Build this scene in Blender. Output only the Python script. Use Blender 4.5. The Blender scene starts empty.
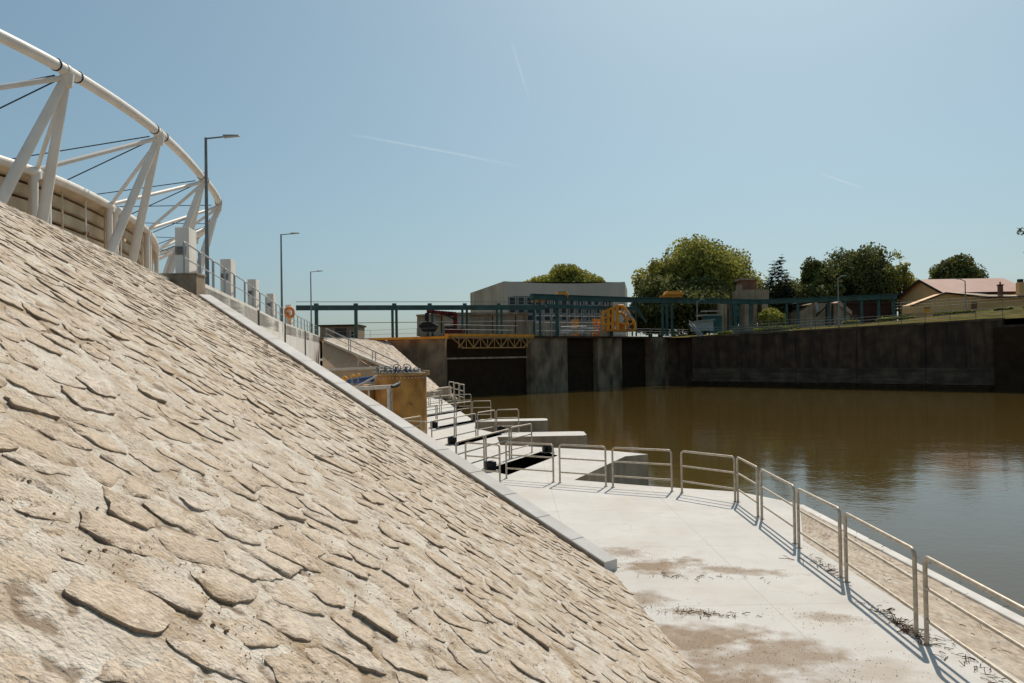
import bpy, math, random
import numpy as np
from mathutils import Vector, Matrix
from mathutils.geometry import tessellate_polygon
random.seed(7); np.random.seed(7)
R = math.radians
scene = bpy.context.scene
col = scene.collection
EZ = 4.85            # eye height above the water
F = 800.0            # focal length in pixels
SZ = 1.17            # top of the concrete platform
TOPZ = 7.55          # top of the embankment

# ---------------------------------------------------------------- camera
cd = bpy.data.cameras.new("camera"); cam = bpy.data.objects.new("camera", cd)
col.objects.link(cam); scene.camera = cam
cd.sensor_width = 36; cd.lens = 36*F/1024; cd.clip_start = 0.05; cd.clip_end = 20000
pitch = math.atan((355.8-341.5)/F)
CM = Matrix.Rotation(R(90)+pitch, 3, 'X') @ Matrix.Rotation(R(-1.0), 3, 'Z')
cam.matrix_world = Matrix.Translation((0, 0, EZ)) @ CM.to_4x4()

def ray(px, py):
    v = CM @ Vector(((px-512)/F, -(py-341.5)/F, -1)); return v / v.y
def at_d(px, py, d):
    v = ray(px, py)*d; return Vector((v.x, v.y, v.z+EZ))
def on_z(px, py, z=SZ):
    v = ray(px, py); return at_d(px, py, (z-EZ)/v.z)

# ---------------------------------------------------------------- world and sun
SUN_EL = R(47); SUN_AZ = R(20)
w = bpy.data.worlds.new("World"); scene.world = w; w.use_nodes = True
nt = w.node_tree; nt.nodes.clear()
sky = nt.nodes.new('ShaderNodeTexSky'); sky.sky_type = 'NISHITA'; sky.sun_disc = False
sky.sun_elevation = SUN_EL; sky.sun_rotation = SUN_AZ
sky.altitude = 100; sky.air_density = 1.0; sky.dust_density = 2.0; sky.ozone_density = 1.6
hs = nt.nodes.new('ShaderNodeHueSaturation'); hs.inputs['Saturation'].default_value = 0.98
hs.inputs['Hue'].default_value = 0.487
gm = nt.nodes.new('ShaderNodeGamma'); gm.inputs['Gamma'].default_value = 0.66
bg = nt.nodes.new('ShaderNodeBackground'); bg.inputs['Strength'].default_value = 0.146
ow = nt.nodes.new('ShaderNodeOutputWorld')
nt.links.new(sky.outputs[0], gm.inputs[0]); nt.links.new(gm.outputs[0], hs.inputs['Color'])
tn = nt.nodes.new('ShaderNodeMix'); tn.data_type = 'RGBA'; tn.blend_type = 'MULTIPLY'; tn.inputs['Factor'].default_value = 1
tn.inputs['B'].default_value = (.78, .985, 1.06, 1); nt.links.new(hs.outputs[0], tn.inputs['A']); nt.links.new(tn.outputs['Result'], bg.inputs[0]); nt.links.new(bg.outputs[0], ow.inputs[0])
sd = bpy.data.lights.new("sun", 'SUN'); sd.energy = 4.3; sd.angle = R(0.5); sd.color = (1, .91, .79)
so = bpy.data.objects.new("sun", sd); col.objects.link(so)
sv = Vector((math.sin(SUN_AZ)*math.cos(SUN_EL), math.cos(SUN_AZ)*math.cos(SUN_EL), math.sin(SUN_EL)))
so.rotation_euler = sv.to_track_quat('Z', 'Y').to_euler(); so.location = (0, 0, 60)
scene.view_settings.view_transform = 'Standard'; scene.view_settings.look = 'None'
scene.view_settings.exposure = 0; scene.view_settings.gamma = 1

# ---------------------------------------------------------------- materials
def mat(name, c, c2=None, rough=.7, metal=0, scale=3, bump=.0, bscale=20, detail=6, stain=None, stain_scale=(1,1,.12),
        trans=0, lo=.35, hi=.65, spec=.22, streak=.5):
    m = bpy.data.materials.new(name); m.use_nodes = True
    n = m.node_tree.nodes; l = m.node_tree.links; b = n['Principled BSDF']
    b.inputs['Roughness'].default_value = rough; b.inputs['Metallic'].default_value = metal
    b.inputs['Specular IOR Level'].default_value = spec
    tc = n.new('ShaderNodeTexCoord')
    def noise(s, vec=tc.outputs['Object'], d=detail):
        x = n.new('ShaderNodeTexNoise'); x.inputs['Scale'].default_value = s; x.inputs['Detail'].default_value = d
        l.new(vec, x.inputs['Vector']); return x
    def ramp(src, a, b_, ca=(0,0,0,1), cb=(1,1,1,1)):
        r = n.new('ShaderNodeValToRGB'); r.color_ramp.elements[0].position = a; r.color_ramp.elements[1].position = b_
        r.color_ramp.elements[0].color = ca; r.color_ramp.elements[1].color = cb; l.new(src, r.inputs[0]); return r
    c2 = c2 or tuple(x*.75 for x in c)
    r = ramp(noise(scale).outputs['Fac'], lo, hi, (*c, 1), (*c2, 1)); last = r.outputs[0]
    if stain:
        mp = n.new('ShaderNodeMapping'); mp.inputs['Scale'].default_value = stain_scale; l.new(tc.outputs['Object'], mp.inputs[0])
        s = ramp(noise(1.3, mp.outputs[0], 8).outputs['Fac'], .45, .7)
        mx = n.new('ShaderNodeMix'); mx.data_type = 'RGBA'; ml = n.new('ShaderNodeMath'); ml.operation = 'MULTIPLY'
        ml.inputs[1].default_value = streak; l.new(s.outputs[0], ml.inputs[0]); l.new(ml.outputs[0], mx.inputs['Factor'])
        l.new(last, mx.inputs['A']); mx.inputs['B'].default_value = (*stain, 1); last = mx.outputs['Result']
    l.new(last, b.inputs['Base Color'])
    if bump:
        bn = n.new('ShaderNodeBump'); bn.inputs['Strength'].default_value = bump; bn.inputs['Distance'].default_value = .02
        l.new(noise(bscale).outputs['Fac'], bn.inputs['Height']); l.new(bn.outputs[0], b.inputs['Normal'])
    if trans:
        t = n.new('ShaderNodeBsdfTranslucent'); l.new(last, t.inputs[0]); a = n.new('ShaderNodeMixShader')
        a.inputs[0].default_value = trans; o = n['Material Output']
        l.new(b.outputs[0], a.inputs[1]); l.new(t.outputs[0], a.inputs[2]); l.new(a.outputs[0], o.inputs[0])
    return m
M = {}
M['kerb'] = mat('kerb_concrete', (.66,.63,.59), (.56,.53,.49), scale=2, bump=.3, bscale=40, stain=(.38,.32,.25), stain_scale=(.6,.6,.6), streak=.35)
M['wall'] = mat('panel_concrete', (.80,.75,.67), (.70,.65,.58), scale=1.2, bump=.15, stain=(.50,.44,.36), streak=.35)
M['wall_dark'] = mat('joint_concrete', (.20,.175,.145), bump=.1)
M['stain_block'] = mat('stained_block', (.46,.34,.23), (.30,.215,.14), scale=3, bump=.4, stain=(.14,.10,.065), streak=.6)
M['dam'] = mat('dam_concrete', (.36,.25,.15), (.20,.14,.085), scale=.6, detail=9, stain=(.05,.033,.018), stain_scale=(.5,.5,.2), streak=.85, bump=.3, bscale=6)
M['oldwall'] = mat('old_wall_concrete', (.125,.074,.040), (.055,.034,.020), scale=.8, detail=10, stain=(.02,.014,.009), stain_scale=(1.1,1.1,.16), streak=.8, bump=.4, bscale=5)
M['wallband'] = mat('old_wall_band', (.17,.115,.07), (.08,.055,.034), scale=.7, detail=10, stain=(.045,.03,.018), stain_scale=(.2,.2,1.6), streak=.85)
M['dark'] = mat('shade_dark_gate', (.035,.02,.010), (.05,.03,.016), scale=1, rough=.9, spec=.1)  # near black, so the shade of the gate openings is in the colour
M['galv'] = mat('galvanised_steel', (.50,.43,.34), (.36,.31,.245), rough=.5, metal=.35, scale=12, bump=.05, bscale=80)
M['galv_far'] = mat('galvanised_steel_far', (.42,.42,.41), (.3,.3,.29), rough=.5, metal=.4, scale=6)
M['lamp'] = mat('lamp_post_paint', (.20,.21,.20), rough=.5, metal=.2)
M['lamp_head'] = mat('lamp_head_grey', (.36,.34,.30), rough=.5)
M['white'] = mat('white_steel_paint', (.84,.77,.69), (.77,.70,.62), rough=.42, scale=.8, stain=(.6,.52,.42), streak=.3)
M['cable'] = mat('steel_cable', (.05,.05,.055), rough=.5, metal=.5)
M['stand'] = mat('stand_cladding', (.72,.58,.41), (.60,.47,.32), scale=.6, rough=.8, stain=(.36,.26,.16), stain_scale=(.5,.5,.5), streak=.4)
M['stand_dark'] = mat('stand_gap', (.24,.16,.09), (.12,.08,.045), scale=.8)
M['green'] = mat('green_steel_paint', (.055,.125,.112), (.038,.085,.078), rough=.6, scale=1, stain=(.06,.05,.03), streak=.5)
M['green_light'] = mat('pale_green_paint', (.06,.15,.145), (.04,.10,.10), rough=.6)
M['orange'] = mat('orange_paint', (.92,.36,.035), (.72,.25,.025), rough=.5, scale=1.2)
M['ochre'] = mat('ochre_steel', (.75,.30,.04), (.5,.18,.025), rough=.6, scale=1)
M['truss'] = mat('pale_orange_truss', (.55,.30,.10), (.40,.2,.06), rough=.6)
M['red'] = mat('dark_red_paint', (.13,.018,.016), (.07,.012,.011), rough=.6)
M['black'] = mat('black_steel', (.012,.012,.013), rough=.5)
M['bldg'] = mat('grey_building_wall', (.62,.53,.44), (.54,.465,.385), rough=.5, scale=.12, stain=(.40,.33,.26), stain_scale=(.3,.3,.1), streak=.5)
M['bldg_side'] = mat('brown_building_wall', (.60,.46,.33), (.45,.34,.24), scale=.25, stain=(.30,.21,.14), stain_scale=(.4,.4,.1), streak=.7)
M['block'] = mat('long_concrete_block', (.58,.43,.29), (.38,.275,.18), scale=.35, stain=(.15,.10,.065), stain_scale=(.8,.8,.2), streak=.8)
M['glass'] = mat('dark_window_glass', (.035,.042,.04), (.02,.025,.024), rough=.25, scale=.5, spec=.3)
M['frame'] = mat('pale_window_frame', (.42,.42,.40), rough=.5)
M['tan'] = mat('tan_render', (.86,.52,.24), (.76,.45,.20), scale=.25)
M['tan_dark'] = mat('brown_trim', (.05,.03,.02))
M['roof'] = mat('pink_roof_tiles', (.50,.30,.235), (.43,.25,.19), scale=.4)
M['brick'] = mat('red_brick', (.30,.13,.085), (.18,.08,.055), scale=1)
M['cream'] = mat('cream_concrete', (.46,.33,.215), (.30,.215,.14), scale=.5, stain=(.14,.095,.06), streak=.7)
M['rust'] = mat('ochre_rust_steel', (.40,.185,.035), (.17,.07,.016), rough=.55, scale=1.6, detail=9, stain=(.55,.30,.075), stain_scale=(.9,.9,.4), streak=.6, bump=.1, metal=.0, spec=.3)
M['tank_rim'] = mat('tank_rim_steel', (.40,.25,.11), (.25,.15,.065), rough=.6, scale=3)
M['blue'] = mat('blue_paint', (.03,.07,.20), (.02,.05,.14), rough=.4)
M['steelgrey'] = mat('grey_steel', (.33,.32,.30), (.2,.19,.18), rough=.45, metal=.5, scale=8)
M['yellow'] = mat('yellow_paint', (.70,.36,.03), (.6,.28,.02), rough=.5)
M['lifering'] = mat('orange_lifebuoy', (.72,.22,.05), rough=.6)
M['paleframe'] = mat('pale_walkway', (.55,.50,.43), (.42,.38,.32), scale=4, rough=.7)
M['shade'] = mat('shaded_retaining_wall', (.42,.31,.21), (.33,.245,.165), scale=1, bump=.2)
M['rock'] = mat('pale_rock', (.43,.34,.25), (.30,.23,.165), scale=1.5, bump=.6, bscale=5)
M['bark'] = mat('bark', (.06,.045,.03), rough=.9)
M['twig'] = mat('dry_twig', (.12,.055,.02), (.06,.03,.012), rough=.9, scale=9)
M['grain'] = mat('brown_grit', (.26,.17,.10), (.16,.10,.055), rough=.9, scale=30)
M['promenade'] = mat('promenade_paving', (.42,.38,.33))
M['cabin'] = mat('cabin_wall', (.36,.27,.18), (.27,.2,.135), scale=.6)
M['grass'] = mat('bank_grass', (.075,.075,.022), (.15,.115,.05), rough=1, spec=0, scale=.5, detail=10, lo=.4, hi=.6, bump=.6, bscale=3)
def leafmat(name, c, c2, s=.35): return mat(name, c, c2, rough=.75, scale=s, detail=3, trans=.35, lo=.35, hi=.65, spec=.2)
M['leaf'] = leafmat('olive_foliage', (.44,.41,.085), (.20,.20,.045))
M['leaf_dark'] = leafmat('dark_foliage', (.21,.215,.06), (.085,.095,.03))
M['leaf_con'] = leafmat('conifer_foliage', (.10,.125,.075), (.045,.06,.04))
M['leaf_y'] = leafmat('yellowish_foliage', (.52,.46,.10), (.26,.24,.055))

# ---------------------------------------------------------------- mesh builder
WL = {}
def tag(o, label=None, cat=None, group=None, kind=None):
    if label: o['label'] = label
    if cat: o['category'] = cat
    if group: o['group'] = group
    if kind: o['kind'] = kind
    return o
def thing(name, label, cat, loc=(0, 0, 0), group=None):
    o = bpy.data.objects.new(name, None); o.empty_display_size = .3; col.objects.link(o)
    o.location = loc; WL[o.name] = Vector(loc)
    return tag(o, label, cat, group)
class MB:
    def __init__(s): s.v = []; s.f = []; s.sm = []
    def add(s, vs, fs, smooth=False):
        k = len(s.v); s.v += [tuple(v) for v in vs]; s.f += [tuple(i+k for i in f) for f in fs]; s.sm += [smooth]*len(fs); return s
    def box(s, c, size, rz=0, top=1.0):
        cx, cy, cz = c; a, b, h = size[0]/2, size[1]/2, size[2]/2; C, S = math.cos(rz), math.sin(rz)
        vs = []
        for z, k in ((-h, 1), (h, top)):
            for x, y in ((-a, -b), (a, -b), (a, b), (-a, b)):
                vs.append((cx+(x*C-y*S)*k, cy+(x*S+y*C)*k, cz+z))
        return s.add(vs, [(0, 3, 2, 1), (4, 5, 6, 7), (0, 1, 5, 4), (1, 2, 6, 5), (2, 3, 7, 6), (3, 0, 4, 7)])
    def bar(s, p, q, wd, ht, up=Vector((0, 0, 1))):
        p = Vector(p); q = Vector(q); d = (q-p)
        if d.length < 1e-6: return s
        d.normalize(); u = up if abs(d.dot(up)) < .98 else Vector((1, 0, 0))
        x = d.cross(u).normalized()*wd/2; y = x.cross(d).normalized()*ht/2
        vs = [e+i*x+j*y for e in (p, q) for i, j in ((-1, -1), (1, -1), (1, 1), (-1, 1))]
        return s.add(vs, [(0, 3, 2, 1), (4, 5, 6, 7), (0, 1, 5, 4), (1, 2, 6, 5), (2, 3, 7, 6), (3, 0, 4, 7)])
    def tube(s, pts, r, n=8, caps=True):
        pts = [Vector(p) for p in pts]; k0 = len(pts)
        rr = r if isinstance(r, (list, tuple)) else [r]*k0
        vs = []; fs = []; prev = None
        for i, p in enumerate(pts):
            d = (pts[min(i+1, k0-1)]-pts[max(i-1, 0)])
            d = d.normalized() if d.length > 1e-9 else Vector((0, 0, 1))
            if prev is None:
                u = Vector((0, 0, 1)) if abs(d.z) < .9 else Vector((1, 0, 0))
                x = d.cross(u).normalized()
            else:
                x = (prev - d*prev.dot(d))
                x = x.normalized() if x.length > 1e-6 else d.orthogonal().normalized()
            prev = x; y = d.cross(x)
            for j in range(n):
                a = 2*math.pi*j/n; vs.append(p+(x*math.cos(a)+y*math.sin(a))*rr[i])
        for i in range(k0-1):
            for j in range(n):
                fs.append((i*n+j, i*n+(j+1) % n, (i+1)*n+(j+1) % n, (i+1)*n+j))
        s.add(vs, fs, True)
        if caps:
            s.add(vs[:n][::-1], [tuple(range(n))]); s.add(vs[-n:], [tuple(range(n))])
        return s
    def lathe(s, c, prof, n=32, axis='z'):
        vs = []; fs = []
        for r, z in prof:
            for j in range(n):
                a = 2*math.pi*j/n; x, y = r*math.cos(a), r*math.sin(a)
                v = (x, y, z) if axis == 'z' else ((z, x, y) if axis == 'x' else (x, z, y))
                vs.append((c[0]+v[0], c[1]+v[1], c[2]+v[2]))
        for i in range(len(prof)-1):
            for j in range(n): fs.append((i*n+j, i*n+(j+1) % n, (i+1)*n+(j+1) % n, (i+1)*n+j))
        return s.add(vs, fs, True)
    def ring(s, c, R_, r, nrm, n=24, m=8):
        nrm = Vector(nrm).normalized(); x = nrm.orthogonal().normalized(); y = nrm.cross(x)
        pts = [Vector(c)+(x*math.cos(2*math.pi*i/n)+y*math.sin(2*math.pi*i/n))*R_ for i in range(n+1)]
        return s.tube(pts, r, m, False)
    def prism(s, loops, z0, z1):
        """plan polygon (first loop outer, rest holes) between heights; z1 number"""
        L3 = [[Vector((p[0], p[1], 0)) for p in L] for L in loops]
        flat = [p for L in L3 for p in L]
        tr = tessellate_polygon(L3)
        def up(t):
            a, b, c = (flat[i] for i in t); return ((b-a).cross(c-a)).z > 0
        tr = [t if up(t) else t[::-1] for t in tr]
        s.add([(p.x, p.y, z1) for p in flat], tr)
        s.add([(p.x, p.y, z0) for p in flat], [t[::-1] for t in tr])
        for L in L3:
            n = len(L)
            for i in range(n):
                a, b = L[i], L[(i+1) % n]
                s.add([(a.x, a.y, z0), (b.x, b.y, z0), (b.x, b.y, z1), (a.x, a.y, z1)], [(0, 1, 2, 3)])
        return s
    def poly_extrude(s, pts, vec):
        """planar 3D polygon extruded by vec"""
        n = len(pts); pts = [Vector(p) for p in pts]; vec = Vector(vec)
        return s.add(pts+[p+vec for p in pts], [tuple(range(n))[::-1], tuple(range(n, 2*n))]+[(i, (i+1) % n, n+(i+1) % n, n+i) for i in range(n)])
    def build(s, name, m, parent=None, kind=None, origin=None):
        wl = Vector((0, 0, 0))
        if parent is not None: wl = WL[parent.name]
        elif origin is not None: wl = Vector(origin)
        me = bpy.data.meshes.new(name)
        me.from_pydata([(v[0]-wl.x, v[1]-wl.y, v[2]-wl.z) for v in s.v], [], s.f)
        me.polygons.foreach_set('use_smooth', s.sm); me.materials.append(m)
        me.validate(); me.update()
        o = bpy.data.objects.new(name, me); col.objects.link(o); WL[o.name] = wl
        if parent is not None: o.parent = parent
        elif origin is not None: o.location = wl
        if kind: o['kind'] = kind
        return o
    def bevel(s, name, m, parent, wdt=.02):
        o = s.build(name, m, parent); b = o.modifiers.new('bevel', 'BEVEL'); b.width = wdt; b.segments = 2; b.limit_method = 'ANGLE'; return o

# ---------------------------------------------------------------- numpy noise
def vnoise(x, y, seed=0):
    xi = np.floor(x).astype(np.int64); yi = np.floor(y).astype(np.int64); fx = x-xi; fy = y-yi
    fx = fx*fx*(3-2*fx); fy = fy*fy*(3-2*fy)
    def h(a, b):
        n = (a*374761393 + b*668265263 + seed*1442695041) & 0xffffffff
        n = ((n ^ (n >> 13))*1274126177) & 0xffffffff; n = (n ^ (n >> 16)) & 0xffffffff
        return n/4294967295.0
    return (h(xi, yi)*(1-fx)+h(xi+1, yi)*fx)*(1-fy)+(h(xi, yi+1)*(1-fx)+h(xi+1, yi+1)*fx)*fy
def fbm(x, y, seed=0, o=4):
    t = 0; a = 1; n = 0
    for i in range(o): t = t+a*vnoise(x*2**i, y*2**i, seed+i); n += a; a *= .5
    return t/n
def hrand(a, b, seed):
    n = (a*374761393 + b*668265263 + seed*1442695041) & 0xffffffff
    n = ((n ^ (n >> 13))*1274126177) & 0xffffffff; n = (n ^ (n >> 16)) & 0xffffffff
    n = (n*2246822519) & 0xffffffff; n = (n ^ (n >> 15)) & 0xffffffff
    return n/4294967295.0

# ---------------------------------------------------------------- embankment of set stones
K0 = Vector((1.70, 13.75)); K1 = Vector((-10.45, 26.9))     # line of the kerb in plan
def toe_x(y): return 1.64-.095*(y-13.64)
def crest_x(y): return -8.4-.206*(y-13.1)
def stone_pattern(p, q, cp, cq):
    """mortar bed between the stones"""
    h = -.006+.020*(fbm(p*1.3, q*1.3, 31, 3)-.5)+.016*(fbm(p*5, q*5, 32, 4)-.5)+.012*(fbm(p*24, q*24, 33, 4)-.5)
    pit = np.clip((fbm(p*9, q*9, 61, 3)-.66)/.05, 0, 1); h = h-.005*pit
    return h, p*0, p*0+.5, pit*.7
def pitched_grid(name, X, Y, zfun, nrm, keep, cp, cq, amp=1.0, taper=None):
    Z = zfun(X, Y); q = X*-1.18; p = Y+.15*X
    h, mask, rid, gap = stone_pattern(p, q, cp, cq); h = h*amp
    if taper is not None: h = h*taper
    X2 = X+nrm[0]*h; Y2 = Y+nrm[1]*h; Z2 = Z+nrm[2]*h
    nr, na = X.shape
    idx = np.arange(nr*na).reshape(nr, na)
    fc = np.stack([idx[:-1, :-1], idx[:-1, 1:], idx[1:, 1:], idx[1:, :-1]], -1).reshape(-1, 4)
    kp = keep.reshape(-1); fk = kp[fc].all(1); fc = fc[fk]
    used = np.zeros(nr*na, bool); used[fc.reshape(-1)] = True; remap = np.cumsum(used)-1
    co = np.stack([X2, Y2, Z2], -1).reshape(-1, 3)[used].astype(np.float32); fc = remap[fc].astype(np.int32)
    me = bpy.data.meshes.new(name); me.vertices.add(len(co)); me.vertices.foreach_set('co', co.ravel())
    me.loops.add(fc.size); me.loops.foreach_set('vertex_index', fc.ravel())
    me.polygons.add(len(fc)); me.polygons.foreach_set('loop_start', np.arange(0, fc.size, 4, dtype=np.int32))
    me.polygons.foreach_set('loop_total', np.full(len(fc), 4, np.int32))
    me.update(calc_edges=True); me.polygons.foreach_set('use_smooth', np.ones(len(fc), bool))
    at = me.attributes.new('stone', 'FLOAT_COLOR', 'POINT')
    cl = np.stack([mask, rid, gap, np.ones_like(mask)], -1).reshape(-1, 4)[used].astype(np.float32)
    at.data.foreach_set('color', cl.ravel())
    o = bpy.data.objects.new(name, me); col.objects.link(o); o['kind'] = 'structure'; return o
def stone_material():
    m = bpy.data.materials.new('set_stone'); m.use_nodes = True
    n = m.node_tree.nodes; l = m.node_tree.links; b = n['Principled BSDF']; b.inputs['Roughness'].default_value = .9
    b.inputs['Specular IOR Level'].default_value = .15
    a = n.new('ShaderNodeAttribute'); a.attribute_name = 'stone'
    sp = n.new('ShaderNodeSeparateColor'); l.new(a.outputs['Color'], sp.inputs[0])
    tc = n.new('ShaderNodeTexCoord')
    def noise(s, d=6, v=None):
        x = n.new('ShaderNodeTexNoise'); x.inputs['Scale'].default_value = s; x.inputs['Detail'].default_value = d
        l.new(v or tc.outputs['Object'], x.inputs['Vector']); return x.outputs['Fac']
    def ramp(src, els):
        r = n.new('ShaderNodeValToRGB'); e = r.color_ramp.elements
        while len(e) < len(els): e.new(.5)
        for i, (p_, c) in enumerate(els): e[i].position = p_; e[i].color = (*c, 1)
        l.new(src, r.inputs[0]); return r.outputs[0]
    def mix(f, A, B, mode='MIX'):
        x = n.new('ShaderNodeMix'); x.data_type = 'RGBA'; x.blend_type = mode
        for k, s_ in (('Factor', f), ('A', A), ('B', B)):
            if isinstance(s_, (int, float)): x.inputs[k].default_value = s_
            elif isinstance(s_, tuple): x.inputs[k].default_value = (*s_, 1)
            else: l.new(s_, x.inputs[k])
        return x.outputs['Result']
    stone = ramp(sp.outputs[1], [(0, (.60,.495,.385)), (.3, (.52,.415,.31)), (.55, (.63,.54,.435)), (.8, (.56,.48,.395)), (1, (.68,.61,.53))])
    mp = n.new('ShaderNodeMapping'); mp.inputs['Scale'].default_value = (1.5, .8, 1.5); l.new(tc.outputs['Object'], mp.inputs[0])
    var = ramp(noise(20, 9, mp.outputs[0]), [(.32, (.70,.65,.58)), (.58, (1.08,1.05,1.0))])
    stone = mix(1., stone, var, 'MULTIPLY')
    och = ramp(noise(5, 5), [(.52, (0,0,0)), (.7, (1,1,1))])
    stone = mix(och, stone, (.46,.335,.20))
    stone = mix(.35, stone, (.57,.495,.425))
    mort = ramp(noise(6, 8), [(.35, (.52,.445,.36)), (.65, (.66,.60,.515))])
    dirt_shade = ramp(noise(2.2, 6), [(.48, (0,0,0)), (.66, (1,1,1))])
    mort = mix(dirt_shade, mort, (.38,.285,.19))
    c = mix(sp.outputs[0], mort, stone)
    c = mix(sp.outputs[2], c, (.17,.105,.055))  # third channel: brown edging, plus painted shade in gaps and pits
    grit = ramp(noise(75, 3), [(.645, (0,0,0)), (.68, (1,1,1))])
    gm_ = ramp(noise(1.7, 3), [(.45, (0,0,0)), (.6, (.8,.8,.8))])
    gg = mix(1., grit, gm_, 'MULTIPLY')
    c = mix(gg, c, (.12,.08,.05))
    g2_ = ramp(noise(26, 6), [(.60, (0,0,0)), (.68, (.55,.55,.55))]); c = mix(g2_, c, (.24,.18,.12))
    l.new(c, b.inputs['Base Color'])
    bn = n.new('ShaderNodeBump'); bn.inputs['Strength'].default_value = 1.; bn.inputs['Distance'].default_value = .022
    l.new(noise(48, 12), bn.inputs['Height']); l.new(bn.outputs[0], b.inputs['Normal'])
    return m
M['stone'] = stone_material()
def slope_z(X, Y):
    xt = toe_x(Y); xc = crest_x(Y); f = (xt-X)/(xt-xc); return SZ+(TOPZ-SZ)*f
KP = []
for i_ in range(61):
    t_ = i_/60; v_ = ray(606-406*t_, 568-270*t_)
    lo_, hi_ = 5., 60.
    for _ in range(50):
        y_ = (lo_+hi_)/2; zz = EZ+v_.z*y_; sz_ = float(slope_z(np.array(v_.x*y_), np.array(y_)))
        if zz > sz_: lo_ = y_
        else: hi_ = y_
    KP.append(Vector((v_.x*lo_, lo_)))
rr = np.exp(np.linspace(math.log(.35), math.log(36), 850)); th = np.linspace(R(-105), R(55), 900)
RR, TH = np.meshgrid(rr, th, indexing='ij'); X = RR*np.sin(TH); Y = RR*np.cos(TH)
kx, ky = (K1-K0); side = (X-K0.x)*ky-(Y-K0.y)*kx        # > 0 on the far side is cut away
fr = (toe_x(Y)-X)/(toe_x(Y)-crest_x(Y))
behind = (side > .22*math.hypot(kx, ky)) & (Y > 12.8) & (X < 4)
kerbdir = Vector((kx, ky)).normalized(); kn = Vector((kerbdir.y, -kerbdir.x))   # towards the platform
if kn.y < 0: kn = -kn
KX = np.array([v.x for v in KP]); KY = np.array([v.y for v in KP])
sd_ = (Y-np.interp(X, KX[::-1], KY[::-1]))*.72
keep = (fr > -.06) & (fr < 1.01) & ~((sd_ > .10) & (X < KX[0]+.05)) & (Y > -12)
g = math.hypot(1, .65); NRM = (.61/g*1.0, .02, 1/g*1.18); nl = math.sqrt(sum(v*v for v in NRM)); NRM = tuple(v/nl for v in NRM)
taper = np.clip((fr+.03)/.06, .25, 1)
emb = pitched_grid('embankment_slope', X, Y, slope_z, NRM, keep, .40, .27, 1.0, taper)
emb.data.materials.append(M['stone'])

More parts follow.
